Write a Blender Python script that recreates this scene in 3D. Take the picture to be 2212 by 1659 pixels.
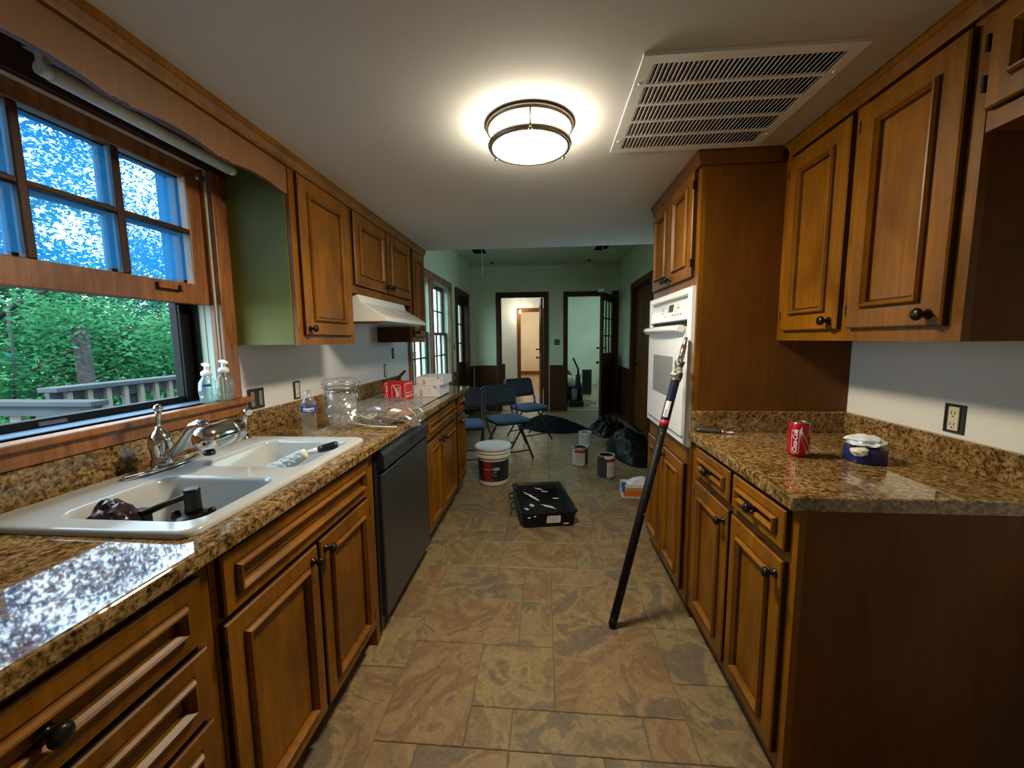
import bpy, bmesh, math, random
from mathutils import Vector, Matrix, noise
PI = math.pi
random.seed(7)
SC = bpy.context.scene
COL = SC.collection
for o in list(bpy.data.objects):
    bpy.data.objects.remove(o)

# ------------------------------------------------------------------ camera, world, lights, exposure
cam_d = bpy.data.cameras.new('camera')
cam = bpy.data.objects.new('camera', cam_d)
COL.objects.link(cam)
SC.camera = cam
cam_d.sensor_fit = 'HORIZONTAL'
cam_d.sensor_width = 36.0
cam_d.lens = 36.0 * 860.78 / 2212.0
cam_d.clip_start = 0.02
cam_d.clip_end = 200
_y, _p, _r = math.radians(4.8055), math.radians(-6.3805), math.radians(-0.6153)
_f = Vector((-math.sin(_y) * math.cos(_p), math.cos(_y) * math.cos(_p), math.sin(_p)))
_rt = Vector((math.cos(_y), math.sin(_y), 0))
_up = _rt.cross(_f)
_r2 = _rt * math.cos(_r) + _up * math.sin(_r)
_u2 = -_rt * math.sin(_r) + _up * math.cos(_r)
cam.matrix_world = Matrix(((_r2.x, _u2.x, -_f.x, 0), (_r2.y, _u2.y, -_f.y, 0), (_r2.z, _u2.z, -_f.z, 1.3345), (0, 0, 0, 1)))

SC.view_settings.view_transform = 'Standard'
SC.view_settings.look = 'None'
SC.view_settings.gamma = 1
SC.view_settings.use_curve_mapping = False
SC.view_settings.exposure = 0.0
SC.cycles.max_bounces = 8
SC.cycles.diffuse_bounces = 4
SC.cycles.glossy_bounces = 4
SC.cycles.transmission_bounces = 8
SC.cycles.transparent_max_bounces = 16
SC.cycles.sample_clamp_indirect = 6
SC.cycles.use_denoising = True
SC.cycles.caustics_reflective = False
SC.cycles.caustics_refractive = False

W = bpy.data.worlds.new('sky')
SC.world = W
W.use_nodes = True
bg = W.node_tree.nodes['Background']
bg.inputs[0].default_value = (0.60, 0.82, 1.0, 1)
bg.inputs[1].default_value = 9.0

def light(name, kind, loc, energy, color=(1, 1, 1), **k):
    d = bpy.data.lights.new(name, kind)
    d.energy = energy
    d.color = color
    o = bpy.data.objects.new(name, d)
    COL.objects.link(o)
    o.location = loc
    for a, v in k.items():
        setattr(d, a, v)
    return o

def portal(name, loc, sx, sy):
    o = light(name, 'AREA', loc, 1, shape='RECTANGLE', size=sx, size_y=sy)
    o.rotation_euler = (0, -PI / 2, 0)
    o.data.cycles.is_portal = True
    return o
portal('daylight_portal', (-1.53, 1.12, 1.56), 0.95, 0.95)
portal('daylight_portal.001', (-1.53, 4.8, 1.45), 1.35, 1.75)
portal('daylight_portal.002', (-1.53, 6.5, 1.45), 1.1, 0.8)

sun = light('sun', 'SUN', (0, -6, 12), 5.0, (1.0, 0.93, 0.8), angle=0.02)
sun.rotation_euler = Vector((0.0, -0.72, 0.69)).to_track_quat('Z', 'Y').to_euler()

# ------------------------------------------------------------------ helpers
WL = {}            # world location of built objects

class MB:
    """collects shapes; build() links them as ONE mesh object"""
    def __init__(s):
        s.v = []; s.f = []; s.m = []; s.sm = []
    def add(s, vs, fs, m=0, sm=False):
        b = len(s.v)
        s.v += [Vector(v) for v in vs]
        for f in fs:
            s.f.append([i + b for i in f]); s.m.append(m); s.sm.append(sm)
        return s
    def box(s, x0, y0, z0, x1, y1, z1, m=0):
        v = [(x, y, z) for x in (x0, x1) for y in (y0, y1) for z in (z0, z1)]
        return s.add(v, [(0, 1, 3, 2), (4, 6, 7, 5), (0, 4, 5, 1), (2, 3, 7, 6), (0, 2, 6, 4), (1, 5, 7, 3)], m)
    def mbox(s, F, a0, b0, c0, a1, b1, c1, m=0):
        v = [F(a, b, c) for a in (a0, a1) for b in (b0, b1) for c in (c0, c1)]
        return s.add(v, [(0, 1, 3, 2), (4, 6, 7, 5), (0, 4, 5, 1), (2, 3, 7, 6), (0, 2, 6, 4), (1, 5, 7, 3)], m)
    def loops(s, ls, m=0, sm=True, cap0=True, cap1=True, closed=True):
        n = len(ls[0]); b = len(s.v)
        for l in ls: s.v += [Vector(p) for p in l]
        for i in range(len(ls) - 1):
            for j in range(n if closed else n - 1):
                k = (j + 1) % n
                s.f.append([b + i * n + j, b + i * n + k, b + (i + 1) * n + k, b + (i + 1) * n + j]); s.m.append(m); s.sm.append(sm)
        if cap0: s.f.append([b + j for j in range(n)][::-1]); s.m.append(m); s.sm.append(False)
        if cap1: s.f.append([b + (len(ls) - 1) * n + j for j in range(n)]); s.m.append(m); s.sm.append(False)
        return s
    def lathe(s, prof, c=(0, 0, 0), n=24, m=0, sm=True, F=None, cap0=True, cap1=True):
        ls = []
        for r, z in prof:
            l = []
            for i in range(n):
                a = 2 * PI * i / n
                p = (c[0] + r * math.cos(a), c[1] + r * math.sin(a), c[2] + z)
                l.append(F(*p) if F else p)
            ls.append(l)
        return s.loops(ls, m, sm, cap0, cap1)
    def tube(s, pts, r, n=10, m=0, caps=True, flat=1.0):
        pts = [Vector(p) for p in pts]; ls = []; up = None
        for i, p in enumerate(pts):
            t = (pts[min(i + 1, len(pts) - 1)] - pts[max(i - 1, 0)]).normalized()
            if up is None:
                up = t.cross(Vector((0.13, 0.31, 1)) if abs(t.z) < .9 else Vector((1, 0.2, 0))).normalized()
            else:
                up = (up - t * up.dot(t)).normalized()
            w = t.cross(up); q = r[i] if isinstance(r, (list, tuple)) else r
            ls.append([p + up * (q * math.cos(2 * PI * j / n)) + w * (q * flat * math.sin(2 * PI * j / n)) for j in range(n)])
        return s.loops(ls, m, True, caps, caps)
    def ring(s, F, a0, b0, a1, b1, prof, m=0, fill=True, start=False):
        """mitred rectangular ring: prof = [(inset, height)], filled in the middle"""
        ls = [[F(a0 + i, b0 + i, c), F(a1 - i, b0 + i, c), F(a1 - i, b1 - i, c), F(a0 + i, b1 - i, c)] for i, c in prof]
        return s.loops(ls, m, False, start, fill)
    def build(s, name, mats, parent=None, bevel=0, local=False, loc=None, segs=2, recalc=True, rot=None, weld=False):
        if not isinstance(mats, (list, tuple)): mats = [mats]
        vs = s.v
        if parent is not None:
            org = Vector((0, 0, 0)) if local else WL[parent]
        elif loc is not None:
            org = Vector((0, 0, 0)) if local else Vector(loc)
        else:
            xs = [v.x for v in vs]; ys = [v.y for v in vs]; zs = [v.z for v in vs]
            org = Vector(((min(xs) + max(xs)) / 2, (min(ys) + max(ys)) / 2, min(zs))); loc = org
        me = bpy.data.meshes.new(name)
        me.from_pydata([v - org for v in vs], [], s.f)
        for mt in mats: me.materials.append(mt)
        for p, mi, sm in zip(me.polygons, s.m, s.sm):
            p.material_index = mi; p.use_smooth = sm
        if recalc:
            b = bmesh.new(); b.from_mesh(me)
            if weld: bmesh.ops.remove_doubles(b, verts=b.verts, dist=1e-5)
            bmesh.ops.recalc_face_normals(b, faces=b.faces); b.to_mesh(me); b.free()
        o = bpy.data.objects.new(name, me); COL.objects.link(o)
        if parent is not None:
            o.parent = parent; WL[o] = WL[parent].copy()
        else:
            o.location = loc; WL[o] = Vector(loc)
            if rot: o.rotation_euler = rot
        if bevel:
            md = o.modifiers.new('bevel', 'BEVEL'); md.width = bevel; md.segments = segs
            md.limit_method = 'ANGLE'; md.angle_limit = math.radians(40)
        return o

def tag(o, label=None, cat=None, group=None, kind=None):
    if label: o['label'] = label
    if cat: o['category'] = cat
    if group: o['group'] = group
    if kind: o['kind'] = kind
    return o

def thing(name, label, cat, loc, group=None, rot=0.0, kind=None):
    o = bpy.data.objects.new(name, None); COL.objects.link(o)
    o.location = loc; o.rotation_euler = (0, 0, rot); o.empty_display_size = .05
    WL[o] = Vector(loc)
    return tag(o, label, cat, group, kind)

def struct(o): return tag(o, kind='structure')

def dup(root, loc=None, rot=None, label=None):
    r = root.copy(); COL.objects.link(r)
    if loc is not None: r.location = loc; WL[r] = Vector(loc)
    if rot is not None: r.rotation_euler = (0, 0, rot)
    if label: r['label'] = label
    for ch in list(root.children):
        c = ch.copy(); COL.objects.link(c); c.parent = r; WL[c] = WL[r]
        for g in list(ch.children):
            d = g.copy(); COL.objects.link(d); d.parent = c; WL[d] = WL[r]
    return r

def cells(s, xs, ys, zs, hole):
    """solid made of grid cells; hole(i,j,k) -> True leaves the cell open; only outer faces are made"""
    nx, ny, nz = len(xs) - 1, len(ys) - 1, len(zs) - 1
    full = lambda i, j, k: 0 <= i < nx and 0 <= j < ny and 0 <= k < nz and not hole(i, j, k)
    idx = {}
    def V(i, j, k):
        if (i, j, k) not in idx:
            idx[(i, j, k)] = len(s.v); s.v.append(Vector((xs[i], ys[j], zs[k])))
        return idx[(i, j, k)]
    for i in range(nx):
        for j in range(ny):
            for k in range(nz):
                if not full(i, j, k): continue
                for d, q in (((-1, 0, 0), [(0,0,0),(0,0,1),(0,1,1),(0,1,0)]), ((1, 0, 0), [(1,0,0),(1,1,0),(1,1,1),(1,0,1)]),
                             ((0, -1, 0), [(0,0,0),(1,0,0),(1,0,1),(0,0,1)]), ((0, 1, 0), [(0,1,0),(0,1,1),(1,1,1),(1,1,0)]),
                             ((0, 0, -1), [(0,0,0),(0,1,0),(1,1,0),(1,0,0)]), ((0, 0, 1), [(0,0,1),(1,0,1),(1,1,1),(0,1,1)])):
                    if not full(i + d[0], j + d[1], k + d[2]):
                        s.f.append([V(i + a, j + b, k + c) for a, b, c in q]); s.m.append(0); s.sm.append(False)
    return s

def holes(s, axis, t0, t1, a, b, hs):
    """slab across axis from t0 to t1; a, b = extents; hs = [(a0,a1,b0,b1)]"""
    A = sorted(set([a[0], a[1]] + [h[0] for h in hs] + [h[1] for h in hs]))
    B = sorted(set([b[0], b[1]] + [h[2] for h in hs] + [h[3] for h in hs]))
    def inh(i, j):
        x = (A[i] + A[i + 1]) / 2; y = (B[j] + B[j + 1]) / 2
        return any(h[0] < x < h[1] and h[2] < y < h[3] for h in hs)
    if axis == 'x': return cells(s, [t0, t1], A, B, lambda i, j, k: inh(j, k))
    if axis == 'y': return cells(s, A, [t0, t1], B, lambda i, j, k: inh(i, k))
    return cells(s, A, B, [t0, t1], lambda i, j, k: inh(i, j))

def text(name, body, fn, mat, parent, size=1.0, shear=0.0, align='CENTER', bold=0.0, spacing=1.0):
    """flat lettering: fn(x, y) -> world point on the surface"""
    cu = bpy.data.curves.new(name, 'FONT'); cu.body = body; cu.size = size; cu.shear = shear; cu.offset = bold
    cu.align_x = align; cu.align_y = 'CENTER'; cu.resolution_u = 3; cu.space_character = spacing
    t = bpy.data.objects.new(name, cu); COL.objects.link(t)
    me = bpy.data.meshes.new_from_object(t.evaluated_get(bpy.context.evaluated_depsgraph_get()))
    bpy.data.objects.remove(t); bpy.data.curves.remove(cu)
    bm = bmesh.new(); bm.from_mesh(me)
    bmesh.ops.subdivide_edges(bm, edges=[e for e in bm.edges if e.calc_length() > size * .3], cuts=1)
    bmesh.ops.triangulate(bm, faces=bm.faces)
    bm.to_mesh(me); bm.free()
    w = WL[parent]
    for v in me.vertices: v.co = Vector(fn(v.co.x, v.co.y)) - w
    me.materials.clear(); me.materials.append(mat); me.update()
    o = bpy.data.objects.new(name, me); COL.objects.link(o); o.parent = parent; WL[o] = w.copy()
    return o

# ------------------------------------------------------------------ materials
def nt(name):
    m = bpy.data.materials.new(name); m.use_nodes = True
    return m, m.node_tree.nodes, m.node_tree.links, m.node_tree.nodes['Principled BSDF']

def flat(name, c, rough=.5, metal=0.0, spec=.5, **k):
    m, n, l, p = nt(name)
    p.inputs['Base Color'].default_value = (*c, 1); p.inputs['Roughness'].default_value = rough
    p.inputs['Metallic'].default_value = metal; p.inputs['Specular IOR Level'].default_value = spec
    for a, v in k.items(): p.inputs[a.replace('_', ' ')].default_value = v
    return m

def _noise(n, l, src, scale, detail=4, rough=.55, dist=0.0):
    t = n.new('ShaderNodeTexNoise'); t.inputs['Scale'].default_value = scale; t.inputs['Detail'].default_value = detail
    t.inputs['Roughness'].default_value = rough; t.inputs['Distortion'].default_value = dist
    if src: l.new(src, t.inputs['Vector'])
    return t
def _ramp(n, l, src, stops, interp='LINEAR'):
    r = n.new('ShaderNodeValToRGB'); e = r.color_ramp.elements; r.color_ramp.interpolation = interp
    while len(e) < len(stops): e.new(0.5)
    for q, (p, c) in zip(e, stops): q.position = p; q.color = (*c, 1)
    l.new(src, r.inputs[0]); return r
def _mix(n, l, a, b, fac, mode='MIX'):
    x = n.new('ShaderNodeMix'); x.data_type = 'RGBA'; x.blend_type = mode
    for s, v in ((0, fac), (6, a), (7, b)):
        if hasattr(v, 'links'): l.new(v, x.inputs[s])
        elif s == 0: x.inputs[0].default_value = v
        else: x.inputs[s].default_value = (*v, 1)
    return x.outputs[2]
def _coord(n, l, scale=(1, 1, 1), kind='Object', off=None):
    t = n.new('ShaderNodeTexCoord'); mp = n.new('ShaderNodeMapping'); mp.inputs['Scale'].default_value = scale
    l.new(t.outputs[kind], mp.inputs['Vector'])
    if off: l.new(off, mp.inputs['Location'])
    return mp.outputs['Vector']
def _bump(n, l, p, h, strength, dist=.002):
    b = n.new('ShaderNodeBump'); b.inputs['Strength'].default_value = strength; b.inputs['Distance'].default_value = dist
    l.new(h, b.inputs['Height']); l.new(b.outputs[0], p.inputs['Normal'])

def wood(name, dark, mid, light_, rough=.35, grain=1.0, scale=(22, 22, 2.2), blotch=5.0, spec=.5):
    m, n, l, p = nt(name)
    v = _coord(n, l, scale); g = _noise(n, l, v, 2.2, 6, .6, .6)
    v2 = _coord(n, l, (1, 1, .7)); b = _noise(n, l, v2, blotch, 3, .5, .4)
    c = _ramp(n, l, g.outputs['Fac'], [(.28, dark), (.52, mid), (.75, light_)]).outputs[0]
    k = _ramp(n, l, b.outputs['Fac'], [(.3, (.52, .46, .38)), (.5, (.95, .93, .90)), (.68, (1.25, 1.22, 1.10))]).outputs[0]
    l.new(_mix(n, l, c, k, .85 * grain, 'MULTIPLY'), p.inputs['Base Color'])
    p.inputs['Roughness'].default_value = rough; p.inputs['Specular IOR Level'].default_value = spec
    _bump(n, l, p, g.outputs['Fac'], .12)
    return m

def paint(name, c, rough=.7, bump=.15, scale=60, var=.06):
    m, n, l, p = nt(name)
    v = _coord(n, l); a = _noise(n, l, v, scale, 3); b = _noise(n, l, v, 1.6, 3)
    d = tuple(x * (1 - var) for x in c); e = tuple(min(1, x * (1 + var)) for x in c)
    l.new(_ramp(n, l, b.outputs['Fac'], [(.35, d), (.65, e)]).outputs[0], p.inputs['Base Color'])
    p.inputs['Roughness'].default_value = rough
    _bump(n, l, p, a.outputs['Fac'], bump, .003)
    return m

def granite(name):
    m, n, l, p = nt(name)
    v = _coord(n, l)
    a = _noise(n, l, v, 52, 6, .72, .5); b = _noise(n, l, v, 95, 4, .65, .3); d = _noise(n, l, v, 11, 3, .5)
    c = _ramp(n, l, a.outputs['Fac'], [(.30, (.03, .02, .010)), (.42, (.14, .08, .026)), (.50, (.33, .205, .07)), (.60, (.46, .32, .14)), (.75, (.55, .44, .26))]).outputs[0]
    k = _ramp(n, l, b.outputs['Fac'], [(.36, (.04, .03, .02)), (.46, (.7, .65, .6)), (.6, (1, 1, 1))]).outputs[0]
    w = _ramp(n, l, d.outputs['Fac'], [(.35, (.6, .5, .42)), (.6, (1.1, 1.05, 1))]).outputs[0]
    l.new(_mix(n, l, _mix(n, l, c, k, .9, 'MULTIPLY'), w, .7, 'MULTIPLY'), p.inputs['Base Color'])
    p.inputs['Roughness'].default_value = .03; p.inputs['Specular IOR Level'].default_value = .9
    return m

def slate(name):
    m, n, l, p = nt(name)
    oi = n.new('ShaderNodeObjectInfo')
    mu = n.new('ShaderNodeVectorMath'); mu.operation = 'SCALE'; mu.inputs[0].default_value = (37, 53, 11)
    l.new(oi.outputs['Random'], mu.inputs['Scale'])
    v = _coord(n, l, off=mu.outputs[0])
    a = _noise(n, l, v, 3.2, 6, .6, 1.6); f = _noise(n, l, v, 34, 8, .75, 1.2); s = _noise(n, l, v, 6.0, 5, .6, 2.2)
    c = _ramp(n, l, a.outputs['Fac'], [(.30, (.165, .138, .105)), (.43, (.195, .150, .098)), (.45, (.32, .24, .125)), (.53, (.27, .197, .102)), (.555, (.215, .152, .088)), (.61, (.225, .152, .080)), (.635, (.295, .215, .110))]).outputs[0]
    hue = _ramp(n, l, oi.outputs['Random'], [(0, (.92, .91, .88)), (.3, (.84, .86, .87)), (.5, (.98, .88, .80)), (.75, (1.0, .98, .90)), (1, (.86, .84, .82))], 'CONSTANT').outputs[0]
    k = _ramp(n, l, f.outputs['Fac'], [(.33, (.62, .60, .58)), (.52, (1, 1, 1)), (.70, (1.35, 1.3, 1.2))]).outputs[0]
    e = _ramp(n, l, s.outputs['Fac'], [(.33, (.80, .79, .78)), (.46, (1, 1, 1))]).outputs[0]
    x = _mix(n, l, _mix(n, l, _mix(n, l, c, hue, 1, 'MULTIPLY'), k, .8, 'MULTIPLY'), e, .6, 'MULTIPLY')
    l.new(x, p.inputs['Base Color'])
    p.inputs['Roughness'].default_value = .42
    ad = n.new('ShaderNodeMath'); ad.operation = 'ADD'; l.new(f.outputs['Fac'], ad.inputs[0]); l.new(s.outputs['Fac'], ad.inputs[1])
    _bump(n, l, p, ad.outputs[0], .35, .004)
    return m

def clear(name, tint=(.96, .98, .98), gloss=.1, rough=.03, haze=0.0, hcol=(.8, .9, 1), fres=1.45):
    """thin clear sheet: passes light straight through, mirrors by its Fresnel, and can be hazy"""
    m = bpy.data.materials.new(name); m.use_nodes = True
    n, l = m.node_tree.nodes, m.node_tree.links; n.clear()
    out = n.new('ShaderNodeOutputMaterial'); tr = n.new('ShaderNodeBsdfTransparent'); tr.inputs[0].default_value = (*tint, 1)
    gl = n.new('ShaderNodeBsdfGlossy'); gl.inputs['Roughness'].default_value = rough
    fr = n.new('ShaderNodeFresnel'); fr.inputs[0].default_value = fres
    ad = n.new('ShaderNodeMath'); ad.operation = 'ADD'; ad.use_clamp = True; ad.inputs[1].default_value = gloss
    ge = n.new('ShaderNodeNewGeometry'); iv = n.new('ShaderNodeMath'); iv.operation = 'SUBTRACT'; iv.inputs[0].default_value = 1
    l.new(ge.outputs['Backfacing'], iv.inputs[1])
    mu = n.new('ShaderNodeMath'); mu.operation = 'MULTIPLY'      # one mirror bounce per sheet, at its front face
    l.new(fr.outputs[0], ad.inputs[0]); l.new(ad.outputs[0], mu.inputs[0]); l.new(iv.outputs[0], mu.inputs[1]); ad = mu
    base = tr.outputs[0]
    if haze:
        t1 = n.new('ShaderNodeBsdfTranslucent'); t1.inputs[0].default_value = (*hcol, 1)
        t2 = n.new('ShaderNodeBsdfDiffuse'); t2.inputs[0].default_value = (*hcol, 1)
        tl = n.new('ShaderNodeMixShader'); tl.inputs[0].default_value = .4; l.new(t1.outputs[0], tl.inputs[1]); l.new(t2.outputs[0], tl.inputs[2])
        mx = n.new('ShaderNodeMixShader'); mx.inputs[0].default_value = haze
        l.new(base, mx.inputs[1]); l.new(tl.outputs[0], mx.inputs[2]); base = mx.outputs[0]
    mx = n.new('ShaderNodeMixShader'); l.new(ad.outputs[0], mx.inputs[0]); l.new(base, mx.inputs[1]); l.new(gl.outputs[0], mx.inputs[2])
    l.new(mx.outputs[0], out.inputs[0])
    return m

def leafmat(name, c1, c2, trans=.5):
    m = bpy.data.materials.new(name); m.use_nodes = True
    n, l = m.node_tree.nodes, m.node_tree.links; n.clear()
    out = n.new('ShaderNodeOutputMaterial')
    t = n.new('ShaderNodeTexCoord'); a = _noise(n, l, t.outputs['Object'], 1.7, 4)
    c = _ramp(n, l, a.outputs['Fac'], [(.35, c1), (.65, c2)]).outputs[0]
    d = n.new('ShaderNodeBsdfDiffuse'); tl = n.new('ShaderNodeBsdfTranslucent'); mx = n.new('ShaderNodeMixShader'); mx.inputs[0].default_value = trans
    l.new(c, d.inputs[0]); l.new(c, tl.inputs[0]); l.new(d.outputs[0], mx.inputs[1]); l.new(tl.outputs[0], mx.inputs[2]); l.new(mx.outputs[0], out.inputs[0])
    return m

def speck(name, c, spot, thr=.62, scale=14, rough=.45):
    """plastic or metal with spatters of dried paint"""
    m, n, l, p = nt(name)
    v = _coord(n, l); a = _noise(n, l, v, scale, 3, .5, .6)
    r = _ramp(n, l, a.outputs['Fac'], [(thr, c), (thr + .015, spot)])
    l.new(r.outputs[0], p.inputs['Base Color']); p.inputs['Roughness'].default_value = rough; p.inputs['Specular IOR Level'].default_value = .22
    return m

def emit(name, c, s):
    m = bpy.data.materials.new(name); m.use_nodes = True
    n, l = m.node_tree.nodes, m.node_tree.links; n.clear()
    out = n.new('ShaderNodeOutputMaterial'); e = n.new('ShaderNodeEmission'); e.inputs[0].default_value = (*c, 1); e.inputs[1].default_value = s
    l.new(e.outputs[0], out.inputs[0]); return m

M = dict(
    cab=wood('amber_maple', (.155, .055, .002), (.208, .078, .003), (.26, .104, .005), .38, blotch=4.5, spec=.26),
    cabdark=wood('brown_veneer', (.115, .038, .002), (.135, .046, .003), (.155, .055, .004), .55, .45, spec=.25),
    edgedark=flat('dark_edge_brown', (.035, .012, .003), .4),
    casing=wood('red_brown_pine', (.16, .06, .018), (.30, .115, .036), (.38, .16, .055), .4),
    valance=wood('valance_wood', (.185, .075, .018), (.205, .085, .022), (.23, .098, .027), .5, .5, blotch=2.5),
    wains=wood('dark_wainscot', (.045, .015, .004), (.065, .022, .006), (.085, .032, .009), .5, .5, spec=.25),
    ceil=paint('ceiling_paint', (.66, .66, .64), .9, .12, 120, .03),
    wallw=paint('white_wall', (.76, .74, .74), .75, .12, 60, .05),
    wallr=paint('white_wall_right', (.80, .79, .68), .75, .12, 60, .03),
    wallg=paint('pale_green_wall', (.70, .73, .52), .7, .1, 60, .05),
    ceilg=paint('far_ceiling', (.60, .63, .48), .9, .2, 90, .05),
    hallw=paint('hall_wall', (.62, .64, .60), .8, .1),
    warmw=paint('warm_wall', (.76, .68, .56), .8, .1),
    tealw=paint('pale_teal_wall', (.66, .66, .50), .8, .1),
    green=paint('olive_green_panel', (.165, .17, .016), .6, .05, 20, .22),
    granite=granite('brown_granite'), slate=slate('slate_tile'), grout=flat('grout', (.17, .135, .09), .9),
    white=flat('white_enamel', (.88, .88, .86), .22), whitep=flat('white_plastic', (.80, .79, .76), .4),
    porc=flat('porcelain', (.52, .53, .51), .12), black=flat('black_plastic', (.010, .010, .011), .35), storm=flat('storm_frame_black', (.004, .004, .004), .5, spec=.15), sill=flat('sill_sky_blue', (.16, .26, .36), .25), matteblack=flat('matte_black', (.006, .006, .006), .8),
    bronze=flat('dark_bronze', (.022, .015, .011), .3, .6), chrome=flat('chrome', (.72, .70, .68), .10, 1.0), nickel=flat('brushed_nickel', (.50, .44, .37), .3, 1.0),
    steel=flat('steel', (.55, .55, .55), .25, 1.0), dwsteel=flat('dark_stainless', (.12, .12, .13), .34, .85), dwblack=flat('dishwasher_black', (.03, .03, .032), .3),
    grey=flat('grey_glass', (.30, .31, .31), .15), jamb=flat('jamb_liner', (.55, .62, .50), .5), tubew=flat('tube_glass', (.78, .84, .80), .3),
    glass=clear('window_glass', (.86, .95, 1.0), .02, .02, .17, (.05, .42, .80)), thin=clear('clear_glass', (.97, .98, .98), .05, .03, .05, (.9, .9, .88)), pane=clear('far_pane', (.90, .97, .92), .02, .03, .06, (.5, .8, .8)),
    film=clear('clear_film', (.95, .95, .94), .12, .12, .13, (.95, .94, .90)), wrap=clear('crumpled_wrap', (.95, .95, .94), .14, .14, .30, (.95, .94, .90)), bottle=clear('clear_bottle', (.96, .98, .98), .05, .06, .10, (.8, .9, .9)), soap=clear('soap_bottle', (.86, .95, .93), .06, .08, .14, (.75, .92, .90)),
    red=flat('red_print', (.62, .012, .016), .35), redcan=flat('red_can', (.50, .012, .02), .22, .35), alu=flat('aluminium', (.75, .75, .74), .25, 1.0),
    blue=flat('blue_label', (.012, .05, .22), .4), navy=flat('navy_vinyl', (.010, .013, .021), .6, spec=.3), seat=paint('blue_seat_fabric', (.040, .085, .16), .85, .4, 200, .15),
    chairsteel=flat('chair_tube', (.03, .035, .045), .35, .4), card=flat('cardboard_white', (.82, .80, .80), .7), print=flat('grey_print', (.22, .21, .22), .7), paper=flat('cream_paper', (.75, .72, .58), .8),
    tan=flat('tan_card', (.55, .38, .20), .8), orange=flat('orange_print', (.75, .16, .02), .6), tape=flat('blue_tape', (.02, .13, .55), .6), tissue=flat('white_tissue', (.75, .78, .82), .9),
    bag=flat('black_bag', (.0035, .0035, .004), .36, spec=.16), cloth=flat('dark_cloth', (.006, .007, .011), .9, spec=.1), bagclear=clear('grey_film', (.9, .9, .9), .12, .15, .1, (.7, .75, .8)),
    tray=speck('paint_tray_black', (.008, .008, .009), (.6, .63, .62), .69, 9, .3), pole=speck('pole_black', (.006, .006, .007), (.5, .5, .5), .70, 32, .55), polenavy=flat('pole_navy', (.010, .012, .04), .35),
    canpaper=paint('can_label', (.62, .60, .58), .6, .05, 40, .12), canmetal=flat('can_metal', (.45, .46, .46), .35, .9), canred=flat('can_red', (.32, .03, .03), .5), candark=flat('can_dark', (.04, .042, .045), .5), wetpaint=flat('wet_paint', (.8, .8, .78), .25), canpaint=speck('paint_coated', (.50, .60, .60), (.75, .78, .78), .6, 10, .5),
    bucketw=flat('bucket_white', (.78, .76, .70), .4), bucketk=flat('bucket_label_black', (.018, .018, .022), .45), bucketr=flat('bucket_label_red', (.30, .012, .022), .45), whiteink=flat('white_ink', (.85, .84, .82), .6), lid=paint('bucket_lid', (.62, .66, .68), .6, .2, 30, .1),
    fuzz=paint('roller_nap', (.62, .74, .80), .95, 1.0, 160, .25), maroon=flat('maroon_film', (.022, .007, .010), .28), brownwad=paint('brown_wad', (.26, .14, .10), .8, .5, 30, .3), cord=flat('cream_cord', (.55, .53, .42), .6),
    ivory=flat('ivory_outlet', (.68, .62, .42), .4), boxdark=flat('box_dark', (.03, .028, .022), .7), boxmetal=flat('box_metal', (.25, .24, .2), .5, .3),
    deck=paint('weathered_deck', (.020, .027, .029), .85, .3, 12, .25), deckpale=paint('pale_baluster', (.13, .118, .09), .85, .3, 12, .2), bark=paint('bark', (.025, .024, .024), .95, .6, 14, .3), ground=paint('woodland_ground', (.03, .06, .02), .95, .5, 3, .4), siding=flat('siding', (.35, .34, .3), .8),
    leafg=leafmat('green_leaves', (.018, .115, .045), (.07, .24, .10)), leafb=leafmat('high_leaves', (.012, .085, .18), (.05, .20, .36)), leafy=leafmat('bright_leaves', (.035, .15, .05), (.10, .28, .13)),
    floorw=paint('hall_floor_wood', (.30, .21, .12), .4, .1, 20, .15), lamp=emit('lamp_diffuser', (1.0, .88, .67), 160.0), lampside=emit('lamp_side', (1.0, .88, .67), 52.0), bulb=emit('bulb', (1.0, .86, .6), 60.0),
)
# ------------------------------------------------------------------ setting: shell
XL, XR, HC, HF, YF = -1.36, 1.3175, 2.11, 2.66, 7.39
floor = struct(MB().box(-1.36, -1.6, -.12, 1.3175, 7.5, -.004).build('floor', M['grout'], loc=(0, 0, -.12)))
floor['label'] = 'kitchen and dining floor of slate tiles'
# slate tiles laid on a 15 cm module (four sizes), each a part of the floor
UX, UY, X0, Y0 = .153, .150, .033, 1.155
occ = {}
def tile_ok(i, j, w, h, i1, j1):
    return i + w <= i1 and j + h <= j1 and all((i + a, j + b) not in occ for a in range(w) for b in range(h))
tile_mesh = {}
def put_tile(i, j, w, h):
    for a in range(w):
        for b in range(h): occ[(i + a, j + b)] = 1
    if (w, h) not in tile_mesh:
        g = .0010; x1, y1 = w * UX - g, h * UY - g; e = .0025
        mb = MB().loops([[(g, g, -.012), (x1, g, -.012), (x1, y1, -.012), (g, y1, -.012)], [(g, g, -.002), (x1, g, -.002), (x1, y1, -.002), (g, y1, -.002)],
                         [(g + e, g + e, 0), (x1 - e, g + e, 0), (x1 - e, y1 - e, 0), (g + e, y1 - e, 0)]], 0, False, False, True)
        o = mb.build('tile', M['slate'], floor, local=True); tile_mesh[(w, h)] = o.data
    else:
        o = bpy.data.objects.new('tile', tile_mesh[(w, h)]); COL.objects.link(o); o.parent = floor
    o.location = (X0 + i * UX, Y0 + j * UY, .12)
I0, I1, J0, J1 = -9, 9, -5, 42
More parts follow.
